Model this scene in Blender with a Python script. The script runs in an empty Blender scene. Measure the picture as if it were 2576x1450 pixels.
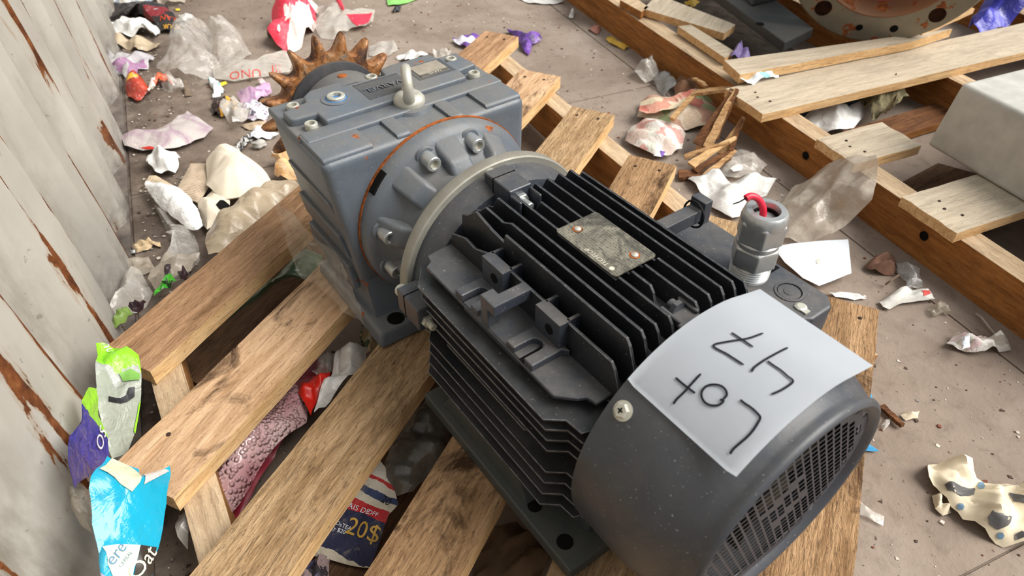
import bpy, bmesh, math, random
from math import sin, cos, pi, radians, atan2, hypot, sqrt
from mathutils import Vector, Matrix, noise
from mathutils.bvhtree import BVHTree
import numpy as np

C = bpy.context.scene.collection
SC = bpy.context.scene
# ------------------------------------------------------------------ camera
CAMZ = 0.80
FPX = 1786.0
PITCH = radians(41.856)
cam_d = bpy.data.cameras.new('camera'); cam = bpy.data.objects.new('camera', cam_d); C.objects.link(cam)
cam.location = (0, 0, CAMZ); cam.rotation_euler = (pi/2 - PITCH, 0, 0)
cam_d.sensor_width = 36; cam_d.lens = FPX/2576*36; cam_d.clip_start = 0.02
cam_d.dof.use_dof = True; cam_d.dof.focus_distance = 0.86; cam_d.dof.aperture_fstop = 8.0
SC.camera = cam
# ------------------------------------------------------------------ light
W = bpy.data.worlds.new('world'); SC.world = W; W.use_nodes = True
wn = W.node_tree.nodes; wl = W.node_tree.links
bg = wn['Background']
tc = wn.new('ShaderNodeTexCoord'); sp = wn.new('ShaderNodeSeparateXYZ'); rp = wn.new('ShaderNodeValToRGB')
wl.new(tc.outputs['Generated'], sp.inputs[0]); wl.new(sp.outputs['Z'], rp.inputs[0])
rp.color_ramp.elements[0].position = 0.0; rp.color_ramp.elements[0].color = (0.42, 0.40, 0.38, 1)
rp.color_ramp.elements[1].position = 0.45; rp.color_ramp.elements[1].color = (0.86, 0.93, 1.0, 1)
wl.new(rp.outputs[0], bg.inputs[0]); bg.inputs[1].default_value = 0.38
sun_d = bpy.data.lights.new('sun', 'SUN'); sun = bpy.data.objects.new('sun', sun_d); C.objects.link(sun)
sun_d.energy = 3.9; sun_d.angle = radians(46); sun_d.color = (1.0, 0.965, 0.91)
sun.rotation_euler = Vector((-0.80, 0.10, -0.85)).to_track_quat('-Z', 'Y').to_euler()
SC.view_settings.view_transform = 'Standard'; SC.view_settings.look = 'None'
SC.view_settings.gamma = 1.0; SC.view_settings.use_curve_mapping = False
SC.view_settings.exposure = 0.60
SC.render.film_transparent = False

# ------------------------------------------------------------------ measuring helpers (photo point -> point on a real plane)
FW = Vector((0, cos(PITCH), -sin(PITCH))); UP = Vector((0, sin(PITCH), cos(PITCH))); RT = Vector((1, 0, 0))
EYE = Vector((0, 0, CAMZ))
def ray(px, py): return RT*((px-1288)/FPX) + UP*((725-py)/FPX) + FW
def at(px, py, z=0.0):
    d = ray(px, py); return EYE + d*((z-CAMZ)/d.z)
def proj(p):
    q = p-EYE; c = q.dot(FW); return 1288+FPX*q.dot(RT)/c, 725-FPX*q.dot(UP)/c

# ------------------------------------------------------------------ object helpers
def tag(o, label=None, cat=None, group=None, kind=None):
    if label: o['label'] = label
    if cat: o['category'] = cat
    if group: o['group'] = group
    if kind: o['kind'] = kind
    return o
def empty(name, loc=(0, 0, 0), rz=0.0):
    o = bpy.data.objects.new(name, None); C.objects.link(o); o.location = loc; o.rotation_euler = (0, 0, rz)
    o.empty_display_size = 0.02
    return o
def obj(name, me, mat=None, parent=None, smooth=False, loc=None, rz=None):
    if isinstance(me, bmesh.types.BMesh):
        bm = me; me = bpy.data.meshes.new(name); bm.normal_update(); bm.to_mesh(me); bm.free()
    o = bpy.data.objects.new(name, me); C.objects.link(o)
    if mat is not None:
        for m in (mat if isinstance(mat, (list, tuple)) else [mat]): me.materials.append(m)
    if parent: o.parent = parent
    if loc is not None: o.location = loc
    if rz is not None: o.rotation_euler = (0, 0, rz)
    if smooth:
        for p in me.polygons: p.use_smooth = True
        if smooth != 'all':
            try: me.set_sharp_from_angle(angle=radians(smooth if smooth is not True else 38))
            except Exception: pass
    return o
def bevel(bm, w, seg=2, ang=30):
    es = [e for e in bm.edges if len(e.link_faces) == 2 and e.calc_face_angle(0) > radians(ang)]
    if es: bmesh.ops.bevel(bm, geom=es, offset=w, segments=seg, profile=0.6, affect='EDGES', clamp_overlap=True)
    return bm
def add_hex(bm, P):          # 8 corners: bottom 4 ccw, top 4 ccw
    v = [bm.verts.new(p) for p in P]
    fs = [(3, 2, 1, 0), (4, 5, 6, 7), (0, 1, 5, 4), (1, 2, 6, 5), (2, 3, 7, 6), (3, 0, 4, 7)]
    return [bm.faces.new([v[i] for i in f]) for f in fs]
def add_box(bm, x0, x1, y0, y1, z0, z1):
    return add_hex(bm, [(x0, y0, z0), (x1, y0, z0), (x1, y1, z0), (x0, y1, z0), (x0, y0, z1), (x1, y0, z1), (x1, y1, z1), (x0, y1, z1)])
def box(x0, x1, y0, y1, z0, z1, bv=0.0, seg=2):
    bm = bmesh.new(); add_box(bm, x0, x1, y0, y1, z0, z1)
    if bv: bevel(bm, bv, seg)
    return bm
def add_prism(bm, poly, axis, a0, a1):   # poly in the two other axes (in order), extruded along axis
    def P(p, h):
        if axis == 'x': return (h, p[0], p[1])
        if axis == 'y': return (p[0], h, p[1])
        return (p[0], p[1], h)
    A = [bm.verts.new(P(p, a0)) for p in poly]; B = [bm.verts.new(P(p, a1)) for p in poly]
    n = len(poly)
    bm.faces.new(A[::-1]); bm.faces.new(B)
    for i in range(n): bm.faces.new((A[i], A[(i+1) % n], B[(i+1) % n], B[i]))
    return bm
def fixn(bm): bmesh.ops.recalc_face_normals(bm, faces=bm.faces); return bm
def add_lathe(bm, prof, M=None, seg=32, caps=True, hexa=False):  # prof [(axial, r)], about local X
    rings = []
    for (x, r) in prof:
        ring = []
        for i in range(seg):
            a = 2*pi*i/seg + (pi/6 if hexa else 0)
            p = Vector((x, r*cos(a), r*sin(a)))
            ring.append(bm.verts.new(M @ p if M else p))
        rings.append(ring)
    for k in range(len(rings)-1):
        for i in range(seg):
            bm.faces.new((rings[k][i], rings[k][(i+1) % seg], rings[k+1][(i+1) % seg], rings[k+1][i]))
    if caps:
        if prof[0][1] > 1e-6: bm.faces.new(rings[0][::-1])
        if prof[-1][1] > 1e-6: bm.faces.new(rings[-1])
    return bm
def add_tube(bm, pts, r, seg=8, caps=True):
    pts = [Vector(p) for p in pts]; rings = []
    n = len(pts); prevN = None
    for i, p in enumerate(pts):
        t = (pts[min(i+1, n-1)]-pts[max(i-1, 0)]).normalized()
        if prevN is None:
            prevN = t.orthogonal().normalized()
        N = (prevN - t*prevN.dot(t)).normalized(); prevN = N; B = t.cross(N)
        rr = r[i] if isinstance(r, (list, tuple)) else r
        rings.append([bm.verts.new(p + (N*cos(2*pi*k/seg)+B*sin(2*pi*k/seg))*rr) for k in range(seg)])
    for k in range(n-1):
        for i in range(seg): bm.faces.new((rings[k][i], rings[k][(i+1) % seg], rings[k+1][(i+1) % seg], rings[k+1][i]))
    if caps: bm.faces.new(rings[0][::-1]); bm.faces.new(rings[-1])
    return bm
def orient(loc, xdir, up=(0, 0, 1)):     # matrix whose X axis is xdir
    x = Vector(xdir).normalized(); u = Vector(up)
    if abs(x.dot(u)) > 0.98: u = Vector((0, 1, 0))
    y = u.cross(x).normalized(); z = x.cross(y)
    M = Matrix((x, y, z)).transposed().to_4x4(); M.translation = Vector(loc); return M
def text_data(s, size=1.0):              # flat letters as (verts, faces), from the built in font
    cu = bpy.data.curves.new('lettering', 'FONT'); cu.body = s; cu.size = size; cu.align_x = 'CENTER'; cu.align_y = 'CENTER'; cu.resolution_u = 3
    o = bpy.data.objects.new('lettering', cu); C.objects.link(o)
    me = bpy.data.meshes.new_from_object(o)
    vs = [v.co.copy() for v in me.vertices]; fs = [list(p.vertices) for p in me.polygons]
    bpy.data.objects.remove(o); bpy.data.curves.remove(cu); bpy.data.meshes.remove(me)
    return vs, fs

# ------------------------------------------------------------------ material helpers
def srgb(r, g, b):
    f = lambda c: (c/255/12.92) if c/255 <= 0.04045 else ((c/255+0.055)/1.055)**2.4
    return (f(r), f(g), f(b), 1)
class Mt:
    def __init__(s, name):
        s.m = bpy.data.materials.new(name); s.m.use_nodes = True; s.t = s.m.node_tree; s.N = s.t.nodes; s.L = s.t.links
        s.b = s.N['Principled BSDF']; s.out = s.N['Material Output']; s._c = {}
    def set(s, inp, v):
        i = s.b.inputs[inp] if isinstance(inp, str) else inp
        if isinstance(v, bpy.types.NodeSocket): s.L.new(v, i)
        else: i.default_value = v
    def coord(s, kind='Object', scale=(1, 1, 1), rnd=False, rot=(0, 0, 0)):
        tcn = s.N.new('ShaderNodeTexCoord'); mp = s.N.new('ShaderNodeMapping'); mp.inputs['Scale'].default_value = scale
        mp.inputs['Rotation'].default_value = rot
        s.L.new(tcn.outputs[kind], mp.inputs[0])
        if rnd:
            oi = s.N.new('ShaderNodeObjectInfo'); vm = s.N.new('ShaderNodeVectorMath'); vm.operation = 'SCALE'
            cb = s.N.new('ShaderNodeCombineXYZ')
            for k in range(3): s.L.new(oi.outputs['Random'], cb.inputs[k])
            s.L.new(cb.outputs[0], vm.inputs[0]); vm.inputs['Scale'].default_value = 37.0
            s.L.new(vm.outputs[0], mp.inputs['Location'])
        return mp.outputs[0]
    def noise(s, vec, scale=5, detail=4, rough=0.55, dist=0.0):
        n = s.N.new('ShaderNodeTexNoise'); s.L.new(vec, n.inputs['Vector']); n.inputs['Scale'].default_value = scale
        n.inputs['Detail'].default_value = detail; n.inputs['Roughness'].default_value = rough; n.inputs['Distortion'].default_value = dist
        return n.outputs['Fac']
    def voro(s, vec, scale=5, feat='F1', out='Distance'):
        n = s.N.new('ShaderNodeTexVoronoi'); n.feature = feat; s.L.new(vec, n.inputs['Vector']); n.inputs['Scale'].default_value = scale
        return n.outputs[out]
    def ramp(s, fac, stops, mode='LINEAR'):
        r = s.N.new('ShaderNodeValToRGB'); s.L.new(fac, r.inputs[0]); e = r.color_ramp.elements; r.color_ramp.interpolation = mode
        while len(e) < len(stops): e.new(0.5)
        for k, (p, c) in enumerate(stops):
            e[k].position = p; e[k].color = c if len(c) == 4 else (*c, 1)
        return r.outputs[0]
    def mask(s, fac, lo, hi):
        n = s.N.new('ShaderNodeMapRange'); s.L.new(fac, n.inputs[0]); n.inputs[1].default_value = lo; n.inputs[2].default_value = hi
        n.clamp = True; return n.outputs[0]
    def mix(s, fac, a, b, mode='MIX'):
        n = s.N.new('ShaderNodeMix'); n.data_type = 'RGBA'; n.blend_type = mode
        for i, v in ((n.inputs[0], fac), (n.inputs[6], a), (n.inputs[7], b)):
            if isinstance(v, bpy.types.NodeSocket): s.L.new(v, i)
            else: i.default_value = v
        return n.outputs[2]
    def math(s, op, a, b=0.0):
        n = s.N.new('ShaderNodeMath'); n.operation = op
        for i, v in ((n.inputs[0], a), (n.inputs[1], b)):
            if isinstance(v, bpy.types.NodeSocket): s.L.new(v, i)
            else: i.default_value = v
        return n.outputs[0]
    def sep(s, vec):
        n = s.N.new('ShaderNodeSeparateXYZ'); s.L.new(vec, n.inputs[0]); return n.outputs
    def attr(s, name):
        n = s.N.new('ShaderNodeAttribute'); n.attribute_name = name; return n.outputs['Fac']
    def normal_z(s):
        g = s.N.new('ShaderNodeNewGeometry'); return s.sep(g.outputs['Normal'])[2]
    def bump(s, h, strength=0.3, dist=0.002):
        n = s.N.new('ShaderNodeBump'); s.L.new(h, n.inputs['Height']); n.inputs['Strength'].default_value = strength; n.inputs['Distance'].default_value = dist
        s.L.new(n.outputs[0], s.b.inputs['Normal'])
def G(c): return srgb(*c)

def wood(name, dark, light, stain=0.35, fuzz=0.3, grey=0.0, stc=(60, 42, 28), blot=0.62):
    m = Mt(name)
    v = m.coord('Object', (4, 34, 34), True); g = m.noise(v, 2.2, 8, 0.72, 0.5)
    v2 = m.coord('Object', (0.9, 7, 7), True); g2 = m.noise(v2, 2.0, 3, 0.5, 1.2)
    col = m.ramp(g, [(0.26, G(dark)), (0.44, G([(a+b)/2 for a, b in zip(light, dark)])), (0.62, G(light))])
    rings = m.mask(m.math('ABSOLUTE', m.math('SUBTRACT', m.math('FRACT', m.math('MULTIPLY', g2, 9.0)), 0.5)), 0.0, 0.14)
    col = m.mix(m.math('MULTIPLY', m.math('SUBTRACT', 1.0, rings), 0.22), col, G(dark))
    vf = m.coord('Object', (30, 170, 170), True); fz = m.noise(vf, 2.0, 5, 0.65, 0.6)
    col = m.mix(m.math('MULTIPLY', m.mask(fz, 0.54, 0.66), 0.25+0.4*fuzz), col, G([x*0.62 for x in dark]))
    col = m.mix(m.math('MULTIPLY', m.mask(fz, 0.42, 0.30), 0.5), col, G([min(255, x*1.10) for x in light]))
    vs = m.coord('Object', (5, 9, 9), True); st = m.noise(vs, 1.5, 7, 0.72, 0.9)
    col = m.mix(m.math('MULTIPLY', m.mask(st, blot-0.04, blot+0.08), stain*1.6), col, G(stc))
    vc = m.coord('Object', (9, 300, 300), True); cr = m.noise(vc, 1.2, 2, 0.5, 0.4)
    col = m.mix(m.math('MULTIPLY', m.mask(cr, 0.62, 0.70), 0.5), col, G((70, 52, 38)))
    sv = m.coord('Object', (1, 1, 1), True); sk = m.noise(sv, 240, 3, 0.65)
    col = m.mix(m.math('MULTIPLY', m.mask(sk, 0.62, 0.70), 0.45), col, G((58, 46, 36)))
    if grey: col = m.mix(m.math('MULTIPLY', m.mask(m.noise(sv, 9, 5, 0.7), 0.25, 0.6), grey), col, G((186, 174, 156)))
    m.set('Base Color', col); m.set('Roughness', 0.85); m.set('Specular IOR Level', 0.2)
    h = m.math('ADD', m.math('MULTIPLY', g, 0.8), m.math('MULTIPLY', fz, 0.5+fuzz*2.2))
    m.bump(h, 0.7, 0.0018 + 0.0022*fuzz)
    return m.m
def paint(name, col, rough=0.42, dust=0.45, rust=0.0, dustc=(120, 112, 100), scratch=0.25, spec=0.5, metal=0.0):
    m = Mt(name); v = m.coord('Object')
    n1 = m.noise(v, 14, 6, 0.65); n2 = m.noise(v, 90, 4, 0.6)
    c = m.mix(m.mask(n1, 0.35, 0.7), G(col), G([x*0.86 for x in col]))
    n3 = m.noise(v, 7, 6, 0.72, 0.6)
    c = m.mix(m.math('MULTIPLY', m.mask(n3, 0.50, 0.66), 0.30), c, G([x*0.72+14 for x in dustc]))
    c = m.mix(m.math('MULTIPLY', m.mask(n3, 0.42, 0.30), 0.35), c, G([x*0.70 for x in col]))
    nz = m.mask(m.normal_z(), 0.25, 0.95)
    d = m.math('MULTIPLY', m.math('MULTIPLY', nz, m.mask(m.math('ADD', n1, m.math('MULTIPLY', n2, 0.35)), 0.45, 0.85)), dust)
    c = m.mix(d, c, G(dustc))
    sp_ = m.noise(v, 420, 2, 0.5)
    c = m.mix(m.math('MULTIPLY', m.mask(sp_, 0.70, 0.74), scratch), c, G((205, 205, 200)))
    vs = m.coord('Object', (30, 420, 260)); sc = m.noise(vs, 1.0, 3, 0.6, 1.5)
    c = m.mix(m.math('MULTIPLY', m.mask(sc, 0.74, 0.78), scratch), c, G((180, 182, 184)))
    r = m.math('ADD', rough, m.math('MULTIPLY', d, 0.5))
    if rust:
        vr = m.coord('Object'); rr = m.noise(vr, 26, 5, 0.6); mk = m.mask(rr, 0.74-rust, 0.76-rust)
        rc = m.ramp(m.noise(vr, 160, 4, 0.6), [(0.3, G((88, 44, 22))), (0.7, G((176, 98, 44)))])
        c = m.mix(mk, c, rc); r = m.mix(mk, r, (0.9, 0.9, 0.9, 1))
    m.set('Base Color', c); m.set('Roughness', r); m.set('Specular IOR Level', spec); m.set('Metallic', metal)
    m.bump(m.math('ADD', m.noise(v, 260, 3, 0.5), m.math('MULTIPLY', n1, 1.5)), 0.12, 0.0012)
    return m.m
def metal(name, col, rough=0.35, dirt=0.2, dirtc=(110, 100, 84), met=1.0):
    m = Mt(name); v = m.coord('Object'); n = m.noise(v, 70, 5, 0.65)
    c = m.mix(m.math('MULTIPLY', m.mask(n, 0.5, 0.72), dirt*2), G(col), G(dirtc))
    m.set('Base Color', c); m.set('Metallic', met); m.set('Roughness', m.math('ADD', rough, m.math('MULTIPLY', m.mask(n, 0.45, 0.7), 0.25)))
    m.bump(n, 0.1, 0.001); return m.m
def plain(name, col, rough=0.6, spec=0.4, var=0.12, scale=40, metal_=0.0, bmp=0.1):
    m = Mt(name); v = m.coord('Object'); n = m.noise(v, scale, 5, 0.6)
    m.set('Base Color', m.mix(m.mask(n, 0.3, 0.7), G([max(0, x*(1-var)) for x in col]), G([min(255, x*(1+var*0.5)) for x in col])))
    m.set('Roughness', rough); m.set('Specular IOR Level', spec); m.set('Metallic', metal_)
    if bmp: m.bump(n, bmp, 0.001)
    return m.m
def film(name, col, alpha=0.4, rough=0.22, dirt=0.35, dirtc=(150, 135, 115), wr=26, wa=0.10):
    """thin crinkled clear or milky plastic: see-through, glossy, whiter along its creases"""
    m = Mt(name); v = m.coord('Object', (1, 1, 1), True); n = m.noise(v, 16, 4, 0.6, 0.8)
    e1 = m.voro(m.coord('Object', (1, 1.6, 1), True, (0.3, 0.2, 0.5)), wr*0.9, 'DISTANCE_TO_EDGE'); e2 = m.voro(m.coord('Object', (1.5, 0.8, 1), True, (0.1, 0.4, 1.2)), wr*2.1, 'DISTANCE_TO_EDGE')
    cr = m.math('MULTIPLY', m.math('ADD', m.mask(e1, 0.05, 0.0), m.math('MULTIPLY', m.mask(e2, 0.07, 0.0), 0.6)), m.mask(n, 0.38, 0.6))
    m.set('Base Color', m.mix(m.math('MULTIPLY', m.mask(n, 0.45, 0.75), dirt*1.4), G(col), G(dirtc)))
    m.set('Roughness', rough); m.set('Specular IOR Level', 0.9)
    a = m.math('ADD', m.math('ADD', alpha, m.math('MULTIPLY', cr, 0.16)), m.math('MULTIPLY', m.mask(n, 0.5, 0.75), wa))
    m.set('Alpha', a)
    vc = m.voro(m.coord('Object', (1, 1.5, 1), True, (0.2, 0.3, 0.8)), wr*1.3, 'F1', 'Distance')
    m.bump(m.math('ADD', m.math('MULTIPLY', vc, 1.0), m.math('MULTIPLY', n, 0.8)), 0.55, 0.007)
    return m.m
def printed(name, cols, scale=8, rough=0.4, wear=0.25, wearc=(205, 198, 186), spec=0.5, aniso=(1, 1, 1), metal_=0.0, crink=0.5, mode='CONSTANT', alpha=1.0):
    """printed wrapper or paper: blocks of flat print colours, worn and creased"""
    m = Mt(name); v = m.coord('UV', aniso); k = len(cols)
    if mode == 'LINEAR':
        n = m.noise(v, scale, 1.5, 0.5, 0.6); stops = [(0.0 if i == 0 else 0.36+0.28*(i-0.5)/(k-1), G(c)) for i, c in enumerate(cols)]
        c = m.ramp(n, stops, mode)
    else:
        dn = m.N.new('ShaderNodeTexNoise'); m.L.new(v, dn.inputs['Vector']); dn.inputs['Scale'].default_value = 5.0
        dv = m.N.new('ShaderNodeVectorMath'); dv.operation = 'SCALE'; m.L.new(dn.outputs['Color'], dv.inputs[0]); dv.inputs['Scale'].default_value = 0.30
        av = m.N.new('ShaderNodeVectorMath'); m.L.new(v, av.inputs[0]); m.L.new(dv.outputs[0], av.inputs[1])
        vr = m.N.new('ShaderNodeTexVoronoi'); m.L.new(av.outputs[0], vr.inputs['Vector']); vr.inputs['Scale'].default_value = scale*0.9
        c = m.ramp(m.sep(vr.outputs['Color'])[0], [(i/k, G(c)) for i, c in enumerate(cols)], 'CONSTANT')
    vo = m.coord('Object', (1, 1, 1), True); n2 = m.noise(vo, 60, 5, 0.7, 1.5)
    c = m.mix(m.math('MULTIPLY', m.mask(n2, 0.55, 0.68), wear*2), c, G(wearc))
    m.set('Base Color', c); m.set('Roughness', rough); m.set('Specular IOR Level', spec); m.set('Metallic', metal_)
    if alpha < 1: m.set('Alpha', alpha)
    m.bump(m.noise(vo, 45, 4, 0.6, 2.0), crink, 0.005); return m.m
def banded(name, stops, axis=1, wob=0.06, rough=0.3, spec=0.6, rot=0.0, crink=0.6, alphas=None, dirt=0.25):
    """wrapper printed in bands: colour by place on the sheet, edges a little wavy; alphas makes clear windows"""
    m = Mt(name); v = m.coord('UV', (1, 1, 1), False, (0, 0, rot)); s = m.sep(v)
    vo = m.coord('Object', (1, 1, 1), True); n = m.noise(v, 6, 2, 0.5); x = m.math('ADD', s[axis], m.math('MULTIPLY', m.math('SUBTRACT', n, 0.5), wob*4))
    c = m.ramp(x, [(p, G(cc)) for p, cc in stops], 'CONSTANT')
    n2 = m.noise(vo, 50, 5, 0.7, 1.0)
    c = m.mix(m.math('MULTIPLY', m.mask(n2, 0.55, 0.70), dirt*1.5), c, G((150, 140, 124)))
    m.set('Base Color', c); m.set('Roughness', rough); m.set('Specular IOR Level', spec)
    if alphas: m.set('Alpha', m.ramp(x, [(p, (a, a, a, 1)) for (p, _), a in zip(stops, alphas)], 'CONSTANT'))
    m.bump(m.noise(vo, 38, 4, 0.6, 2.2), crink, 0.006); return m.m

M = {}
M['zinc'] = metal('zinc', (186, 188, 187), 0.33, 0.12, met=0.75)
M['zinc_dull'] = metal('zinc_dull', (196, 194, 182), 0.45, 0.25, met=0.5)
M['hole'] = plain('hole_dark', (20, 19, 18), 0.9, 0.1, bmp=0)
M['gear_grey'] = paint('gear_grey', (95, 103, 112), 0.36, 0.55, 0.075, (128, 122, 112), 0.3)
M['gear_black'] = paint('hub_black', (52, 52, 56), 0.6, 0.35, 0.0, (110, 104, 98), 0.2)
M['motor'] = paint('motor_grey', (56, 61, 70), 0.34, 0.5, 0.0, (116, 110, 102), 0.35)
M['fin'] = paint('fin_black', (34, 36, 41), 0.40, 0.25, 0.0, (96, 94, 90), 0.3)
M['fin_pale'] = plain('bare_edge', (150, 152, 154), 0.5, 0.5, 0.25, 200)
M['fin_worn'] = plain('fin_worn_edge', (112, 114, 118), 0.5, 0.5, 0.45, 160)
M['cover'] = paint('cover_grey', (62, 66, 74), 0.36, 0.3, 0.0, (120, 116, 110), 0.4)
M['foot'] = paint('foot_green_grey', (60, 66, 66), 0.45, 0.4, 0.01, (104, 98, 84), 0.25)
M['ring'] = paint('ring_grey', (158, 156, 146), 0.5, 0.4, 0.0, (138, 126, 108), 0.3, 0.5, 0.3)
M['paper'] = plain('white_paper', (216, 221, 227), 0.75, 0.2, 0.03, 6, bmp=0.05)
M['ink'] = plain('black_ink', (16, 15, 24), 0.5, 0.3, 0.05, bmp=0)
M['wire'] = plain('red_wire', (222, 40, 66), 0.4, 0.5, 0.05)
M['rubber'] = plain('black_rubber', (24, 24, 26), 0.6, 0.3)
def rustmat():
    m = Mt('rusty_steel'); v = m.coord('Object'); n = m.noise(v, 34, 6, 0.7, 0.4); n2 = m.noise(v, 170, 5, 0.65)
    c = m.ramp(n, [(0.30, G((34, 27, 24))), (0.43, G((90, 56, 34))), (0.52, G((152, 98, 50))), (0.62, G((168, 130, 94))), (0.70, G((150, 142, 132)))])
    c = m.mix(m.math('MULTIPLY', m.mask(n2, 0.52, 0.70), 0.8), c, G((58, 38, 28)))
    m.set('Base Color', c); m.set('Roughness', m.ramp(n, [(0.35, (0.75, 0.75, 0.75, 1)), (0.68, (0.30, 0.30, 0.30, 1))])); m.set('Metallic', m.math('MULTIPLY', m.mask(n, 0.5, 0.75), 0.7))
    m.bump(m.math('ADD', n2, n), 0.5, 0.002); return m.m
M['rust'] = rustmat()
M['rust_flat'] = plain('rust_flat', (150, 84, 42), 0.9, 0.2, 0.4, 150)
# ------------------------------------------------------------------ setting: container floor and corrugated wall
WAZ = radians(-23.5); WD = Vector((sin(WAZ), cos(WAZ), 0)); WN = Vector((cos(WAZ), -sin(WAZ), 0))   # along the wall, out from it
def wpt(al, out, z=0.0): return WD*al + WN*out + Vector((0, 0, z))
def floormat():
    m = Mt('dirty_floor'); v = m.coord('Object'); n = m.noise(v, 3.2, 7, 0.62, 0.5); n2 = m.noise(v, 34, 6, 0.66, 0.5); n3 = m.noise(v, 9, 4, 0.6)
    c = m.ramp(n, [(0.26, G((120, 105, 93))), (0.50, G((142, 127, 114))), (0.74, G((162, 149, 137)))])
    c = m.mix(m.math('MULTIPLY', m.mask(n2, 0.52, 0.74), 0.45), c, G((96, 80, 68)))
    c = m.mix(m.math('MULTIPLY', m.mask(n3, 0.56, 0.72), 0.30), c, G((170, 158, 147)))
    s = m.noise(v, 130, 3, 0.6); c = m.mix(m.math('MULTIPLY', m.mask(s, 0.66, 0.70), 0.8), c, G((70, 52, 42)))
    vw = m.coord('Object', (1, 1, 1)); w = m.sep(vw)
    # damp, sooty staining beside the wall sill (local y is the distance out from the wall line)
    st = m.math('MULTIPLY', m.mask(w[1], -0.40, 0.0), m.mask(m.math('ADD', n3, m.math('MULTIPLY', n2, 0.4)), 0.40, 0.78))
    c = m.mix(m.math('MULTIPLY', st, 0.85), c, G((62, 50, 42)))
    m.set('Base Color', c); m.set('Roughness', 0.85); m.set('Specular IOR Level', 0.3)
    m.bump(m.math('ADD', n2, m.math('MULTIPLY', s, 0.6)), 0.35, 0.004); return m.m
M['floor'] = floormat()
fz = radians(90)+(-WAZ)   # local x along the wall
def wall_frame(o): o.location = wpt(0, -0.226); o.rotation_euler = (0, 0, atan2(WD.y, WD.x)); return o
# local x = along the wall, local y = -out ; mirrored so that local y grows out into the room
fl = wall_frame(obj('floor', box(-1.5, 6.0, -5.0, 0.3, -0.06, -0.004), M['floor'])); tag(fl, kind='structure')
def panel(x0, x1, o0, o1, name='floor_panel'):
    o = obj(name, box(x0, x1, -o1, -o0, -0.02, 0.0, 0.002, 1), M['floor'], fl); return o
sill = plain('sill_steel', (104, 95, 88), 0.8, 0.3, 0.35, 18)
obj('floor_sill', box(-1.5, 6, 0.004, 0.08, -0.02, 0.002, 0.002, 1), sill, fl)
for i, (a, b) in enumerate([(-1.5, 0.15), (0.15, 1.37), (1.37, 2.59), (2.59, 6.0)]):
    for (c0, c1) in [(0.0, 1.205), (1.205, 4.9)]:
        panel(a+0.0015, b-0.0015, c0+0.002, c1-0.0015)
def wallmat():
    m = Mt('white_rusty_paint'); v = m.coord('Object'); n = m.noise(v, 5, 6, 0.6); n2 = m.noise(v, 46, 5, 0.65)
    vst = m.coord('Object', (16, 16, 5)); st = m.noise(vst, 2.0, 5, 0.65)
    c = m.ramp(n, [(0.3, G((206, 200, 190))), (0.6, G((226, 221, 211)))])
    c = m.mix(m.math('MULTIPLY', m.mask(st, 0.58, 0.74), 0.22), c, G((176, 162, 142)))
    c = m.mix(m.math('MULTIPLY', m.mask(n2, 0.66, 0.70), 0.6), c, G((120, 104, 88)))
    rcs = m.attr('recess'); c = m.mix(m.math('MULTIPLY', rcs, m.mask(st, 0.30, 0.62)), c, G((172, 164, 152)))  # streaky grime, with the shade inside the corrugation recesses painted into the colour
    e = m.attr('ridge')
    vr = m.coord('Object', (15, 15, 3.0)); r1 = m.noise(vr, 1.0, 6, 0.66, 0.6)
    gate = m.mask(m.noise(m.coord('Object', (5, 5, 2.6)), 1.0, 3, 0.6), 0.40, 0.52); e = m.math('MULTIPLY', e, m.math('ADD', 0.15, m.math('MULTIPLY', gate, 0.85)))
    e8 = m.math('POWER', e, 3.0); vl = m.coord('Object', (60, 60, 7)); rl_ = m.noise(vl, 1.0, 4, 0.7)
    line = m.mask(m.math('ADD', m.math('MULTIPLY', e8, 0.42), rl_), 0.90, 0.94)
    k = m.math('MAXIMUM', m.mask(m.math('ADD', r1, m.math('MULTIPLY', e, 0.26)), 0.68, 0.692), line)
    rc = m.ramp(n2, [(0.3, G((84, 50, 32))), (0.55, G((146, 88, 50))), (0.75, G((186, 128, 78)))])
    gh = m.mask(m.math('ADD', r1, m.math('MULTIPLY', e, 0.26)), 0.635, 0.685)
    c = m.mix(m.math('MULTIPLY', gh, 0.5), c, G((190, 160, 126)))
    c = m.mix(k, c, rc)
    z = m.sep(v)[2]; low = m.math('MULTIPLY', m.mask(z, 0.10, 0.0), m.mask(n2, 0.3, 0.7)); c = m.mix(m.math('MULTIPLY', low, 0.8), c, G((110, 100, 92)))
    m.set('Base Color', c); m.set('Roughness', m.math('ADD', 0.5, m.math('MULTIPLY', k, 0.4))); m.set('Specular IOR Level', 0.35)
    m.bump(m.math('SUBTRACT', m.math('MULTIPLY', n2, 0.4), m.math('MULTIPLY', k, 0.8)), 0.35, 0.003); return m.m
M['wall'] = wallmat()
tips = [-0.9, -0.62, -0.34, 0.0, 0.29, 0.589, 0.85, 1.092, 1.277, 1.504, 1.844, 2.12, 2.4, 2.68, 2.96, 3.24, 3.52, 3.9]
prof = []     # (along, out, ridge)
for i in range(len(tips)-1):
    a = tips[i]; b = tips[i+1]; p = b-a
    if p < 0.12: continue
    nodes = [(a, -0.232), (a+p*0.34, -0.233), (a+p*0.46, -0.286), (a+p*0.60, -0.287)]
    nxt = (b, -0.232); nodes.append(nxt)
    for j in range(4):
        q0 = nodes[j]; q1 = nodes[j+1]; ln = hypot(q1[0]-q0[0], q1[1]-q0[1])
        for f in (0.0, 0.0025/ln, 0.008/ln, 0.3, 0.5, 0.7, 1-0.008/ln, 1-0.0025/ln):
            rd = max(0, 1-min(f, 1-f)*ln/0.012)
            prof.append((q0[0]+(q1[0]-q0[0])*f, q0[1]+(q1[1]-q0[1])*f, rd))
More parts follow.
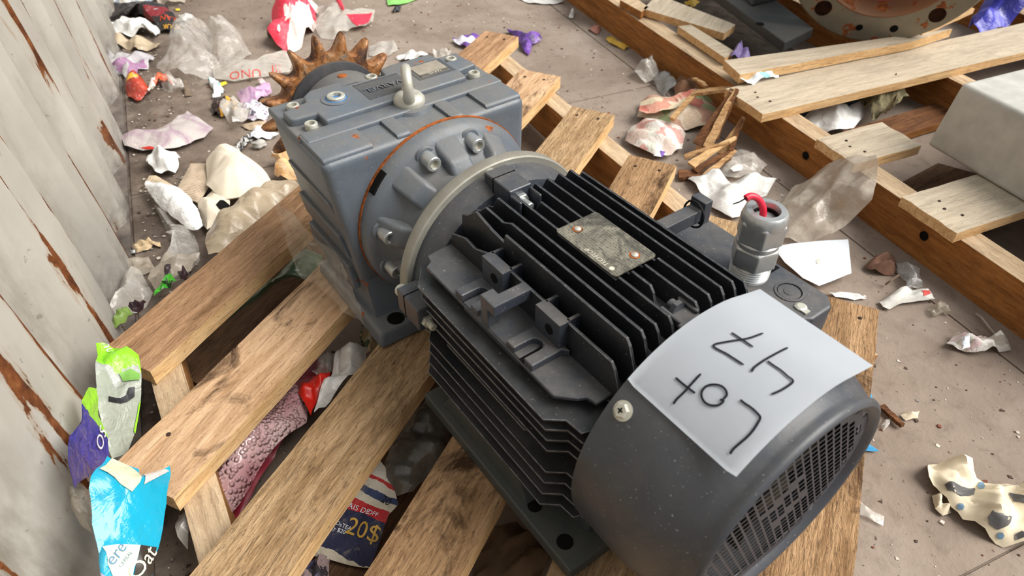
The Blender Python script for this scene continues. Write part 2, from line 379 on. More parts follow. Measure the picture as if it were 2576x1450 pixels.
bm = bmesh.new(); lay = bm.verts.layers.float.new('ridge'); lay2 = bm.verts.layers.float.new('recess')
nz = 40; rows = []
for k in range(nz+1):
    z = 2.3*(k/nz)**1.4; row = []
    for (al, out, rd) in prof:
        dent = 0.006*noise.noise(Vector((al*5, z*4, 1.7)))
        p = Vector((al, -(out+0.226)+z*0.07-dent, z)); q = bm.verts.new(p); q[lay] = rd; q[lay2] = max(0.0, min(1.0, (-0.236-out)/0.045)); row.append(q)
    rows.append(row)
for k in range(nz):
    for i in range(len(prof)-1): bm.faces.new((rows[k][i], rows[k][i+1], rows[k+1][i+1], rows[k+1][i]))
bmesh.ops.solidify(bm, geom=bm.faces[:], thickness=0.002)
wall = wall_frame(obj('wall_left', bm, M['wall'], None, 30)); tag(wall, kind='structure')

# ------------------------------------------------------------------ pallets
PT = 0.128            # height of the near pallet's deck
BAZ = radians(24.5); BD = Vector((sin(BAZ), cos(BAZ), 0)); BN = Vector((cos(BAZ), -sin(BAZ), 0))
BR = atan2(BD.y, BD.x); SAZ = radians(-26.5); SD = Vector((sin(SAZ), cos(SAZ), 0)); SR = atan2(SD.y, SD.x)
M['w_red'] = wood('wood_reddish', (128, 94, 64), (194, 154, 118), 0.35, 0.45, 0.0)
M['w_stain'] = wood('wood_stained', (160, 122, 86), (214, 178, 142), 0.60, 0.15, 0.0, (58, 38, 26), 0.57)
M['w_rough'] = wood('wood_rough_sawn', (140, 108, 72), (206, 172, 132), 0.35, 1.0, 0.0, (74, 48, 28), 0.60)
M['w_rough2'] = wood('wood_rough_dark', (124, 92, 60), (194, 156, 116), 0.6, 0.9, 0.0, (66, 44, 28), 0.56)
M['w_grey'] = wood('wood_weathered', (130, 112, 90), (196, 172, 140), 0.25, 0.2, 0.35)
M['w_plain'] = wood('wood_weathered_plain', (138, 114, 86), (206, 174, 134), 0.3, 0.35, 0.12)
M['w_edge'] = wood('wood_fresh_edge', (186, 142, 92), (232, 196, 146), 0.12, 0.1, 0.0)
M['w_str'] = wood('wood_stringer', (132, 88, 46), (186, 134, 80), 0.3, 0.1, 0.0)
M['w_strtop'] = wood('wood_stringer_top', (150, 122, 92), (208, 182, 148), 0.25, 0.15, 0.2)
M['w_dark'] = wood('wood_bottom', (62, 44, 30), (112, 84, 60), 0.5, 0.4, 0.0)
M['w_pale'] = wood('wood_pale_board', (156, 140, 118), (206, 190, 166), 0.15, 0.1, 0.40)
M['nail'] = plain('nail_rust', (58, 44, 36), 0.8, 0.3)
def board(L, Wd, T, seed=0, wob=0.0012, rough_end=0.0):
    """a sawn board: top/bottom use material 0, its sides and ends material 1; long axis local X, origin mid top"""
    rnd = random.Random(seed); bm = bmesh.new(); nx = 26; ny = 6; off = Vector((seed*3.7, seed*1.3, 0))
    def top(i, j):
        x = -L/2+L*i/nx; y = -Wd/2+Wd*j/ny
        e = 0.0
        if i in (0, nx) and rough_end: x += (rnd.random()-0.5)*rough_end
        ed = wob*1.2*noise.noise(Vector((x*14, (1 if j == ny else -1 if j == 0 else 0)*3, seed)))
        if j in (0, ny): y += ed
        return Vector((x, y, wob*noise.noise(Vector((x*20, y*60, 0))+off) - (0.0012 if (j in (0, ny) or i in (0, nx)) else 0)))
    t = [[bm.verts.new(top(i, j)) for j in range(ny+1)] for i in range(nx+1)]
    for i in range(nx):
        for j in range(ny): bm.faces.new((t[i][j], t[i+1][j], t[i+1][j+1], t[i][j+1]))
    loop = [t[i][0] for i in range(nx+1)] + [t[nx][j] for j in range(1, ny+1)] + [t[i][ny] for i in range(nx-1, -1, -1)] + [t[0][j] for j in range(ny-1, 0, -1)]
    lo = [bm.verts.new((v.co.x, v.co.y, -T)) for v in loop]; n = len(loop)
    for i in range(n):
        f = bm.faces.new((loop[i], lo[i], lo[(i+1) % n], loop[(i+1) % n])); f.material_index = 1
    bm.faces.new(lo)
    fixn(bm); return bm
def nail_bm(r=0.0028):
    bm = bmesh.new(); add_lathe(bm, [(-0.004, r*0.6), (0.0006, r*0.9), (0.0006, r), (0.0014, r*0.8)], Matrix.Rotation(-pi/2, 4, 'Y'), 8); return fixn(bm)
NAIL = None
def nail(par, x, y, z=0.0):
    global NAIL
    if NAIL is None:
        NAIL = obj('nail', nail_bm(), M['nail'], par); NAIL.location = (x, y, z); return
    o = bpy.data.objects.new('nail', NAIL.data); C.objects.link(o); o.parent = par; o.location = (x, y, z)

pal = empty('wooden_pallet', BD*0.8+BN*(-0.3), BR)
tag(pal, 'racked brown wooden pallet carrying the grey gear motor', 'pallet')
def pl(o):   # put a part given in world place under the pallet
    return o
def part_world(o, par):
    o.parent = par; bpy.context.view_layer.update(); o.matrix_parent_inverse = par.matrix_world.inverted(); return o
bds = [(-0.748, -0.662, 0.352, 1.495, 'w_red', 0.026), (-0.590, -0.499, 0.228, 1.340, 'w_stain', 0.026), (-0.425, -0.338, 0.10, 1.228, 'w_rough', 0.026),
       (-0.268, -0.182, -0.02, 1.098, 'w_rough2', 0.026), (-0.106, -0.016, -0.14, 0.975, 'w_rough', 0.026), (0.082, 0.168, -0.24, 0.852, 'w_rough2', 0.026)]
nearm = {'w_red': 'w_red'}
bpy.context.view_layer.update()
for i, (c0, c1, a0, a1, mm, T) in enumerate(bds):
    o = obj('deck_board', board(a1-a0, c1-c0, T, i+3, 0.0013, 0.0025), [M[mm], M['w_edge']])
    o.location = BD*((a0+a1)/2)+BN*((c0+c1)/2)+Vector((0, 0, PT)); o.rotation_euler = (0, 0, BR + radians([0.3, -0.2, 0.15, 0, -0.2, 0.2][i]))
    part_world(o, pal)
    for (dx, dy) in ((-0.030, -0.02), (-0.034, 0.022)):
        nail(o, (a1-a0)/2+dx-0.0, dy)
    if i in (1, 2): nail(o, -(a1-a0)/2+0.06, 0.02)
# stringers follow the racked lines of board ends
def stringer(p0, p1, z0, z1, wdt, par, mats, name='stringer', seed=1):
    p0 = Vector((*p0[:2], 0)); p1 = Vector((*p1[:2], 0)); d = p1-p0
    o = obj(name, board(d.length, wdt, z1-z0, seed, 0.001), mats)
    o.location = (p0+p1)/2+Vector((0, 0, z1)); o.rotation_euler = (0, 0, atan2(d.y, d.x)); part_world(o, par); return o
zs = PT-0.0265
def bp(al, ac): return BD*al+BN*ac
ends_far = [bp(b[3]-0.045, (b[0]+b[1])/2) for b in bds]; ends_near = [bp(b[2]+0.05, (b[0]+b[1])/2) for b in bds]
def ext(p, q, a, b): d = (q-p).normalized(); return p-d*a, q+d*b
sm = [M['w_strtop'], M['w_str']]
a, b = ext(ends_far[0], ends_far[5], 0.05, 0.05); stringer(a, b, 0.020, zs, 0.040, pal, sm, seed=21)
a, b = ext(ends_near[0], ends_near[5], 0.05, 0.05); stringer(a, b, 0.020, zs, 0.040, pal, sm, seed=22)
mid0 = (ends_far[0]+ends_near[0])/2; mid1 = (ends_far[5]+ends_near[5])/2
a, b = ext(mid0, mid1, 0.04, 0.04); stringer(a, b, 0.020, zs, 0.040, pal, sm, seed=23)
for i, (c0, a0, a1) in enumerate([(-0.735, 0.42, 1.48), (-0.32, 0.05, 1.10), (0.05, -0.2, 0.86)]):
    o = obj('bottom_board', board(a1-a0, 0.12, 0.018, 40+i, 0.001), [M['w_dark'], M['w_dark']])
    o.location = bp((a0+a1)/2, c0)+Vector((0, 0, 0.0195)); o.rotation_euler = (0, 0, BR); part_world(o, pal)

# ------------------------------------------------------------------ gear motor
AZ = radians(-36.0); AX = Vector((sin(AZ), cos(AZ), 0)); LT = Vector((cos(AZ), -sin(AZ), 0))
T0 = 0.35; SA = 0.3755; HA = 0.135
gm = empty('gear_motor', AX*T0+LT*SA+Vector((0, 0, PT+0.0012)), atan2(AX.y, AX.x))
tag(gm, 'dusty grey gear motor with black finned body and rusty sprocket on pallet', 'motor')
def P3(t, ds, dh): return Vector((t-T0, -ds, dh+HA))
def gb(t0, t1, d0, d1, h0, h1): return (t0-T0, t1-T0, -d1, -d0, h0+HA, h1+HA)
def gbox(bm, *a): return add_box(bm, *gb(*a))
AXM = lambda t=0.0, ds=0.0, dh=0.0: Matrix.Translation(P3(t, ds, dh))
def gpart(name, bm, mat, par=None, smooth=False): return obj(name, bm, mat, par or gm, smooth)

# motor body core + end bell
bm = bmesh.new(); add_lathe(bm, [(0.20, 0.09), (0.262, 0.098), (0.51, 0.098), (0.515, 0.112), (0.530, 0.1185), (0.543, 0.1195), (0.546, 0.06)], AXM(), 64); fixn(bm)
gpart('motor_body', bm, M['motor'], None, True)
bm = bmesh.new(); add_lathe(bm, [(0.542, 0.118), (0.542, 0.1255), (0.5435, 0.127), (0.556, 0.127), (0.558, 0.1255), (0.558, 0.10)], AXM(), 96, False)
gpart('flange_ring', fixn(bm), M['ring'], None, True)
# cooling fins
def topfin(ds, h1, t0=0.250, t1=0.498, h0=0.075, th=0.0026, chip=0, lower=None):
    poly = [(t0-0.012, h0), (t0-0.012, h1-0.036), (t0+0.002, h1-0.033), (t0+0.013, h1-0.006), (t0+0.018, h1)]
    if lower: poly += [(lower[0]-0.001, h1), (lower[0]+0.001, h1-0.005), (lower[1]-0.001, h1-0.005), (lower[1]+0.001, h1)]
    if chip == 1: poly += [(t1-0.090, h1), (t1-0.078, h1-0.006), (t1-0.060, h1-0.007), (t1-0.052, h1-0.003), (t1-0.03, h1-0.012), (t1-0.012, h1-0.010)]
    elif chip == 2: poly += [(t1-0.062, h1), (t1-0.060, h1-0.010), (t1-0.040, h1-0.008), (t1-0.012, h1-0.002)]
    elif chip == 3: poly += [(t1-0.050, h1), (t1-0.036, h1-0.007), (t1-0.006, h1-0.006)]
    else: poly += [(t1-0.004, h1)]
    poly += [(t1+0.004, h1-0.016), (t1+0.014, h1-0.020), (t1+0.016, h0)]
    bm = bmesh.new(); add_prism(bm, [(t-T0, h+HA) for t, h in poly], 'y', -ds-th/2, -ds+th/2); fixn(bm); bevel(bm, 0.0005, 1, 50); bm.normal_update()
    for f in bm.faces:
        if 0.3 < abs(f.normal.y) < 0.95 and f.normal.z > 0.2: f.material_index = 1
    return bm
def sidefin(dh, out, sgn, t0=0.250, t1=0.500, y0=0.085, th=0.0028):
    if abs(dh) > 0.05: y0 = 0.05
    poly = [(t0-0.012, y0), (t0-0.012, out-0.030), (t0, out-0.029), (t0+0.004, out-0.017), (t0+0.022, out-0.015), (t0+0.034, out), (t1-0.008, out), (t1+0.004, out-0.010), (t1+0.016, out-0.018), (t1+0.018, y0)]
    bm = bmesh.new(); add_prism(bm, [(t-T0, -sgn*y) for t, y in poly], 'z', dh+HA-th/2, dh+HA+th/2); fixn(bm); bevel(bm, 0.0005, 1, 50); bm.normal_update()
    for f in bm.faces:
        if 0.3 < f.normal.z < 0.95: f.material_index = 1
    return bm
NP = (0.331, 0.416)
for ds, h1, kw in [(-0.080, 0.106, dict(chip=1, h0=0.06)), (-0.066, 0.125, dict(chip=2)), (-0.050, 0.124, dict(chip=3)), (-0.034, 0.122, {}), (-0.018, 0.122, dict(lower=NP)),
                   (-0.002, 0.121, dict(t0=0.288, t1=0.468, lower=NP)), (0.014, 0.121, dict(lower=NP)), (0.030, 0.121, dict(lower=NP)), (0.046, 0.121, {}), (0.061, 0.120, {}), (0.080, 0.110, dict(h0=0.06))]:
    gpart('cooling_fin', topfin(ds, h1, **kw), [M['fin'], M['fin_worn']])
for sgn in (-1, 1):
    for k, dh in enumerate([0.055, 0.0385, 0.022, 0.0055, -0.011, -0.0275, -0.044, -0.0605, -0.077, -0.094]):
        out = [0.137, 0.134, 0.132, 0.131, 0.126, 0.131, 0.132, 0.134, 0.136, 0.122][k]
        if sgn == 1 and dh > -0.03: out = 0.112
        kw = dict(t0=0.290, t1=0.468) if k == 4 else {}
        gpart('cooling_fin', sidefin(dh, out, sgn, **kw), [M['fin'], M['fin_worn']])
# mounting shelf with slotted lugs, wall pads and the lifting bar on the left shoulder
def shoulder(sgn):
    s = sgn
    def bx(bm, t0, t1, y0, y1, h0, h1): gbox(bm, t0, t1, min(s*y0, s*y1), max(s*y0, s*y1), h0, h1)
    bm = bmesh.new()
    poly = [(0.262, 0.070), (0.262, 0.098), (0.272, 0.100), (0.276, 0.108), (0.290, 0.122), (0.497, 0.122), (0.502, 0.114), (0.512, 0.112), (0.516, 0.070)]
    add_prism(bm, [(t-T0, -s*y) for t, y in poly], 'z', 0.0665+HA, 0.0710+HA)
    bx(bm, 0.34, 0.43, 0.078, 0.121, 0.062, 0.0725)
    fixn(bm); bevel(bm, 0.0008, 1)
    gpart('mounting_shelf', bm, M['motor'])
    for tc in (0.340, 0.424):
        bm = bmesh.new(); w = 0.019; n = 8
        pts = [(-w, 0.088), (-w, 0.1215), (-0.0075, 0.1215)]
        pts += [(-0.0075*cos(pi*i/n), 0.1035-0.0075*sin(pi*i/n)) for i in range(n+1)]
        pts += [(0.0075, 0.1215), (w, 0.1215), (w, 0.088)]
        pts += [(w+0.006, 0.083), (-w-0.006, 0.083)]
        add_prism(bm, [(tc+x-T0, -s*y) for x, y in pts], 'z', 0.0712+HA, 0.0795+HA); fixn(bm); bevel(bm, 0.0009, 1)
        gpart('slotted_lug', bm, M['motor'])
        bm = bmesh.new(); gbox(bm, tc-0.0072, tc+0.0072, min(s*0.0965, s*0.1212), max(s*0.0965, s*0.1212), 0.0709, 0.0716)
        gpart('lug_recess', bm, M['hole'])
    for tc in (0.340, 0.424):
        bm = bmesh.new(); bx(bm, tc-0.017, tc+0.017, 0.0785, 0.0905, 0.068, 0.1075); bevel(bm, 0.0012, 2)
        q = gpart('wall_pad', bm, M['motor'])
        bm = bmesh.new(); add_lathe(bm, [(0, 0.0052), (0.0008, 0.0052), (0.0009, 0.001)], Matrix.Translation(P3(tc-0.003, s*0.0904, 0.093)) @ orient((0, 0, 0), (0, -s, 0)), 16)
        gpart('pad_hole', fixn(bm), M['hole'], q)
        for dt in (-0.0150, 0.0150):
            bm = bmesh.new(); bx(bm, tc+dt-0.0016, tc+dt+0.0016, 0.066, 0.080, 0.078, 0.1075); gpart('pad_rib', bm, M['motor'], q)
    # L shaped lifting bar
    bm = bmesh.new(); add_prism(bm, [(t-T0, -s*y) for t, y in [(0.376, 0.079), (0.376, 0.122), (0.398, 0.122), (0.398, 0.108), (0.389, 0.108), (0.389, 0.079)]], 'z', 0.0945+HA, 0.1065+HA)
    bx(bm, 0.387, 0.398, 0.109, 0.1219, 0.0695, 0.0950)
    fixn(bm); bevel(bm, 0.0013, 2)
    return gpart('lifting_bar', bm, M['motor'])
shoulder(-1)
bm = bmesh.new(); gbox(bm, 0.372, 0.388, 0.08, 0.148, 0.088, 0.103); gbox(bm, 0.370, 0.390, 0.140, 0.152, 0.084, 0.112); fixn(bm); bevel(bm, 0.0015, 2)
bar2 = gpart('lifting_bar', bm, M['motor'])
bm = bmesh.new(); add_tube(bm, [P3(0.380+0.0135*cos(a), 0.137, 0.095+0.0155*sin(a)) for a in [2*pi*i/24 for i in range(25)]], 0.0012, 6, False); gpart('wire_tie', bm, M['rubber'], bar2)
bm = bmesh.new(); add_prism(bm, [(t-T0, -y) for t, y in [(0.262, 0.07), (0.262, 0.105), (0.5, 0.105), (0.51, 0.07)]], 'z', 0.0665+HA, 0.0710+HA); gpart('mounting_shelf', fixn(bm), M['motor'])
# tie bolt bosses with bolts
def hexbolt(name, M4, r=0.0065, L=0.012, par=None, mat='zinc', shank=0.004):
    bm = bmesh.new(); add_lathe(bm, [(0, r*0.98), (0.0045, r), (0.0052, r*0.86)], M4, 6); add_lathe(bm, [(0.005, shank), (L, shank), (L+0.001, shank*0.8)], M4, 16)
    return gpart(name, fixn(bm), M[mat], par, 25)
bm = bmesh.new(); gbox(bm, 0.488, 0.534, -0.024, 0.004, 0.085, 0.128); gbox(bm, 0.470, 0.488, -0.024, -0.021, 0.085, 0.124); gbox(bm, 0.470, 0.488, 0.001, 0.004, 0.085, 0.124); fixn(bm); bevel(bm, 0.001, 1)
b1 = gpart('bolt_boss', bm, M['motor'])
bm = bmesh.new(); gbox(bm, 0.5170, 0.5182, -0.0244, 0.0044, 0.09, 0.1284); gpart('boss_joint', bm, M['hole'], b1)
hexbolt('hex_bolt', orient(P3(0.4885, -0.010, 0.113), (-1, 0, 0)), 0.0085, 0.017, b1, 'zinc', 0.0048)
bm = bmesh.new(); add_lathe(bm, [(0, 0.0075), (0.009, 0.0075), (0.0105, 0.0066)], orient(P3(0.5335, -0.012, 0.116), (1, 0, 0)), 20); gpart('bolt_head', fixn(bm), M['zinc_dull'], b1, True)
bm = bmesh.new(); gbox(bm, 0.488, 0.534, -0.142, -0.100, -0.004, 0.026); fixn(bm); bevel(bm, 0.0015, 1)
b2 = gpart('bolt_boss', bm, M['motor'])
bm = bmesh.new(); gbox(bm, 0.5170, 0.5182, -0.1424, -0.10, -0.0044, 0.0264); gpart('boss_joint', bm, M['hole'], b2)
bm = bmesh.new(); add_lathe(bm, [(0, 0.0075), (0.011, 0.0075), (0.0125, 0.0066)], orient(P3(0.5335, -0.132, 0.011), (1, 0, 0)), 20); gpart('bolt_head', fixn(bm), M['zinc_dull'], b2, True)
hexbolt('hex_bolt', orient(P3(0.4885, -0.132, 0.008), (-1, 0, 0)), 0.0075, 0.014, b2, 'zinc_dull', 0.0045)
bm = bmesh.new(); gbox(bm, 0.245, 0.275, -0.012, 0.014, 0.085, 0.112); gbox(bm, 0.262, 0.285, -0.012, -0.008, 0.085, 0.116); gbox(bm, 0.262, 0.285, 0.010, 0.014, 0.085, 0.116); fixn(bm); bevel(bm, 0.001, 1)
b3 = gpart('bolt_boss', bm, M['motor']); hexbolt('hex_bolt', orient(P3(0.274, 0.001, 0.114), (1, 0, 0)), 0.0075, 0.010, b3, 'motor', 0.005)
# name plate
bm = bmesh.new(); rr = 0.004; poly = []
for cx, cy, a0 in ((0.412, 0.026, 0), (0.335, 0.026, 90), (0.335, -0.018, 180), (0.412, -0.018, 270)):
    for i in range(5):
        a = radians(a0+90*i/4); poly.append((cx+rr*cos(a)-T0, -(cy+rr*sin(a))))
add_prism(bm, poly, 'z', 0.1215+HA, 0.1228+HA); fixn(bm)
def platemat():
    m = Mt('worn_nameplate'); v = m.coord('Object'); n = m.noise(v, 60, 6, 0.7, 0.8); n2 = m.noise(v, 22, 5, 0.7, 1.5)
    vb = m.coord('Object', (520, 300, 1)); nb = m.noise(vb, 1.0, 2, 0.7)
    c = m.ramp(n, [(0.3, G((88, 85, 74))), (0.6, G((138, 133, 118)))]); c = m.mix(m.math('MULTIPLY', m.mask(n2, 0.48, 0.62), 0.8), c, G((62, 60, 54)))
    s = m.sep(v); row = m.math('FRACT', m.math('MULTIPLY', s[1], 330.0)); rw = m.math('GREATER_THAN', row, 0.5)
    c = m.mix(m.math('MULTIPLY', m.math('MULTIPLY', rw, m.mask(nb, 0.50, 0.56)), 0.75), c, G((58, 55, 50)))
    m.set('Base Color', c); m.set('Metallic', 0.25); m.set('Roughness', 0.55); m.bump(n, 0.15, 0.001); return m.m
npl = gpart('name_plate', bm, platemat())
for (t, d) in ((0.404, -0.004), (0.343, 0.013)):
    bm = bmesh.new(); add_lathe(bm, [(0, 0.0044), (0.0006, 0.0050), (0.0007, 0.0052)], orient(P3(t, d, 0.1226), (0, 0, 1)), 16); gpart('rust_stain', fixn(bm), M['rust_flat'], npl)
    bm = bmesh.new(); add_lathe(bm, [(0.0006, 0.0036), (0.0018, 0.0033), (0.0026, 0.0018), (0.0027, 0.0002)], orient(P3(t, d, 0.1226), (0, 0, 1)), 14); gpart('rivet', fixn(bm), M['zinc_dull'], npl, True)
M['mark'] = plain('plate_lettering', (206, 200, 182), 0.5, 0.4, 0.05, bmp=0)
def letters(name, s, size, origin, xd, yd, mat, par, depth=0.0):
    vs, fs = text_data(s, size); bm = bmesh.new(); xd = Vector(xd).normalized(); yd = Vector(yd).normalized(); n = xd.cross(yd)
    bv = [bm.verts.new(Vector(origin)+xd*v.x+yd*v.y+n*depth) for v in vs]
    ff = []
    for f in fs:
        try: ff.append(bm.faces.new([bv[i] for i in f]))
        except ValueError: pass
    if depth:
        r = bmesh.ops.extrude_face_region(bm, geom=ff); bmesh.ops.translate(bm, verts=[g for g in r['geom'] if isinstance(g, bmesh.types.BMVert)], vec=-n*depth); fixn(bm)
    return obj(name, bm, mat, par)
letters('plate_lettering', 'TECHTOP', 0.0068, P3(0.362, -0.0165, 0.1231), (1, 0, 0), (0, 1, 0), M['mark'], npl)
bm = bmesh.new(); add_lathe(bm, [(0, 0.0026), (0.0003, 0.0026)], orient(P3(0.3415, -0.0165, 0.1228), (0, 0, 1)), 16); gpart('plate_emblem', fixn(bm), M['mark'], npl)

# feet
for s in (-1, 1):
    bm = bmesh.new()
    def bx(t0, t1, y0, y1, h0, h1): gbox(bm, t0, t1, min(s*y0, s*y1), max(s*y0, s*y1), h0, h1)
    bx(0.229, 0.500, 0.080, 0.141, -0.1345, -0.118)
    add_prism(bm, [(0.31-T0, -0.119+HA), (0.475-T0, -0.119+HA), (0.455-T0, -0.088+HA), (0.325-T0, -0.088+HA)], 'y', -s*0.132 if s > 0 else 0.098, -0.098 if s > 0 else 0.132)
    bx(0.25, 0.47, 0.06, 0.10, -0.125, -0.07)
    fixn(bm); bevel(bm, 0.0022, 2)
    f = gpart('foot_rail', bm, M['foot'])
    for t, rx in ((0.256, 0.0085), (0.305, 0.0075), (0.466, 0.007)):
        bm = bmesh.new(); add_lathe(bm, [(0, rx), (0.0006, rx), (0.0007, rx*0.2)], orient(P3(t, s*0.125, -0.1181), (0, 0, 1)), 20); gpart('foot_hole', fixn(bm), M['hole'], f)

# fan cover
prof = [(0.2475, 0.1290), (0.2480, 0.1318), (0.246, 0.1325), (0.200, 0.1330), (0.184, 0.1326), (0.172, 0.1300), (0.160, 0.1258), (0.140, 0.1180), (0.1335, 0.1150), (0.1295, 0.1145), (0.1260, 0.1158), (0.1225, 0.1148), (0.1205, 0.1115), (0.1220, 0.1072), (0.1262, 0.1050), (0.1275, 0.1030), (0.140, 0.1030), (0.18, 0.122), (0.2475, 0.1290)]
bm = bmesh.new(); add_lathe(bm, prof, AXM(), 120, False); fixn(bm)
fc = gpart('fan_cover', bm, M['cover'], None, 50)
# perforated face: a lattice of bars with rhombic openings
bm = bmesh.new(); cw = 0.0098; chh = 0.0098; Rg = 0.104; Ro = 0.0925; bar = 0.0011
def cell(i, j): return [((i+du)*cw+(j+dv)*cw*0.5, (j+dv)*chh) for du, dv in ((0, 0), (1, 0), (1, 1), (0, 1))]
vcache = {}
def V(y, z, x):
    k = (round(y, 6), round(z, 6), round(x, 6))
    if k not in vcache: vcache[k] = bm.verts.new((x, y, z))
    return vcache[k]
gx = 0.1265-T0
for j in range(-13, 13):
    for i in range(-18, 18):
        q = cell(i, j); c = (sum(p[0] for p in q)/4, sum(p[1] for p in q)/4); r = hypot(*c)
        if r > Rg-0.002: continue
        a = atan2(c[1], c[0])
        solid = r > Ro or (0.018 < r < 0.036 and (abs(a-1.0) < 0.8 or abs(a+2.2) < 0.8))
        o = [V(p[0], p[1]+HA, gx) for p in q]
        if solid: bm.faces.new(o); continue
        f = 1-2*bar/(chh*0.9)
        inn = [V(c[0]+(p[0]-c[0])*f, c[1]+(p[1]-c[1])*f+HA, gx) for p in q]
        for k in range(4): bm.faces.new((o[k], o[(k+1) % 4], inn[(k+1) % 4], inn[k]))
r = bmesh.ops.solidify(bm, geom=bm.faces[:], thickness=-0.0012)
gpart('fan_grille', fixn(bm), paint('grille_grey', (104, 104, 110), 0.45, 0.2, 0.0), fc)
bm = bmesh.new(); add_lathe(bm, [(0.1272, 0.1055), (0.1272, 0.0925), (0.1285, 0.0925), (0.1285, 0.1055)], AXM(), 80, False); gpart('grille_rim', fixn(bm), bpy.data.materials['grille_grey'], fc)
bm = bmesh.new(); add_lathe(bm, [(0.205, 0.118), (0.150, 0.0), ], AXM(), 48, False)
add_lathe(bm, [(0.20, 0.02), (0.138, 0.02), (0.136, 0.0)], AXM(), 24, False)
for k in range(7):
    a = 2*pi*k/7+0.3; u = Vector((0, cos(a), sin(a))); w_ = Vector((0, -sin(a), cos(a)))
    add_hex(bm, [P3(0.20, 0, 0)+u*0.02-w_*0.001, P3(0.20, 0, 0)+u*0.10-w_*0.001, P3(0.20, 0, 0)+u*0.10+w_*0.001, P3(0.20, 0, 0)+u*0.02+w_*0.001,
                 P3(0.145, 0, 0)+u*0.02-w_*0.001, P3(0.145, 0, 0)+u*0.095-w_*0.001, P3(0.145, 0, 0)+u*0.095+w_*0.001, P3(0.145, 0, 0)+u*0.02+w_*0.001])
gpart('fan', fixn(bm), plain('fan_plastic', (52, 48, 40), 0.5, 0.4), None)
# cover screws
def flange_screw(t, ang, R, par):
    d = Vector((0, -sin(ang), cos(ang))); p = P3(t, 0, 0)+d*R; Mx = orient(p, d, (1, 0, 0))
    bm = bmesh.new(); add_lathe(bm, [(0, 0.0085), (0.0012, 0.0085), (0.0016, 0.0068)], Mx, 24); add_lathe(bm, [(0.0012, 0.0068), (0.0042, 0.0066), (0.005, 0.0055)], Mx, 6)
    s = gpart('cover_screw', fixn(bm), M['zinc_dull'], par, 25); bm = bmesh.new()
    for u in (0, 1):
        e = (0.0026, 0.0006) if u else (0.0006, 0.0026)
        add_hex(bm, [Mx @ Vector(q) for q in [(0.0049, -e[0], -e[1]), (0.0049, e[0], -e[1]), (0.0049, e[0], e[1]), (0.0049, -e[0], e[1]), (0.0053, -e[0], -e[1]), (0.0053, e[0], -e[1]), (0.0053, e[0], e[1]), (0.0053, -e[0], e[1])]])
    gpart('screw_slot', fixn(bm), M['hole'], s)
flange_screw(0.2335, radians(-47.3), 0.1325, fc); flange_screw(0.2335, radians(132), 0.1325, fc)

# terminal box and cable gland
bm = bmesh.new(); ty0, ty1 = 0.116, 0.186
poly = [(0.246, ty0), (0.224, ty0+0.028), (0.224, ty1-0.012), (0.236, ty1), (0.395, ty1), (0.405, ty1-0.01), (0.405, ty0)]
add_prism(bm, [(t-T0, -y) for t, y in poly], 'z', -0.03+HA, 0.0595+HA); fixn(bm); bevel(bm, 0.004, 3)
tb = gpart('terminal_box', bm, M['motor'], None, 40)
bm = bmesh.new(); add_lathe(bm, [(0, 0.0155), (0.0012, 0.0150), (0.0014, 0.0125), (0.0004, 0.0120), (0.0006, 0.006), (0.0012, 0.0055), (0.0014, 0.001)], orient(P3(0.2625, 0.158, 0.0592), (0, 0, 1)), 32)
gpart('blanking_plug', fixn(bm), M['motor'], tb, 30)
bm = bmesh.new(); add_lathe(bm, [(0, 0.0135), (0.0004, 0.0135), (0.0005, 0.0115)], orient(P3(0.2625, 0.158, 0.0595), (0, 0, 1)), 32, False); gpart('plug_gap', fixn(bm), M['hole'], tb)
bm = bmesh.new(); gbox(bm, 0.292, 0.301, 0.166, 0.180, 0.0594, 0.0600); gpart('box_recess', bm, M['hole'], tb)
bm = bmesh.new(); add_lathe(bm, [(0, 0.006), (0.002, 0.006), (0.003, 0.004)], orient(P3(0.2415, 0.148, 0.0590), (0, 0, 1)), 12); gbox(bm, 0.232, 0.246, 0.143, 0.150, 0.0590, 0.0612); gpart('box_screw', fixn(bm), M['zinc_dull'], tb)
gl = Matrix.Translation(P3(0.306, 0.148, 0.0590)) @ orient((0, 0, 0), (0, 0, 1))
bm = bmesh.new(); pr = [(0, 0.0205)]
for i in range(5): pr += [(0.002+i*0.0028, 0.0192), (0.0034+i*0.0028, 0.0205)]
add_lathe(bm, pr+[(0.017, 0.0185)], gl, 40); g0 = gpart('cable_gland', fixn(bm), M['zinc'], None, 50)
def hexnut(x0, x1, r):
    bm = bmesh.new(); add_lathe(bm, [(x0, r*0.88), (x0+0.001, r), (x1-0.002, r), (x1, r*0.88)], gl @ Matrix.Rotation(radians(14), 4, 'X'), 6); fixn(bm); bevel(bm, 0.0022, 3, 40); return bm
gpart('gland_nut', hexnut(0.0165, 0.040, 0.0238), M['zinc'], g0, 30); gpart('gland_nut', hexnut(0.046, 0.071, 0.0242), M['zinc'], g0, 30)
bm = bmesh.new(); add_lathe(bm, [(0.039, 0.0195), (0.041, 0.0212), (0.045, 0.0212), (0.047, 0.0195)], gl, 40); gpart('gland_collar', fixn(bm), M['zinc'], g0, 30)
bm = bmesh.new(); add_lathe(bm, [(0.068, 0.0222), (0.073, 0.0222), (0.078, 0.0208), (0.080, 0.0190), (0.0802, 0.0135), (0.079, 0.0128), (0.045, 0.0125)], gl, 48, False); gpart('gland_cap', fixn(bm), M['zinc'], g0, 30)
bm = bmesh.new(); add_lathe(bm, [(0.074, 0.0126), (0.0745, 0.0108), (0.05, 0.0105), (0.05, 0.0)], gl, 32, False); gpart('gland_seal', fixn(bm), M['hole'], g0, True)
gp = lambda a, b, h: gl @ Vector((h, a, b))
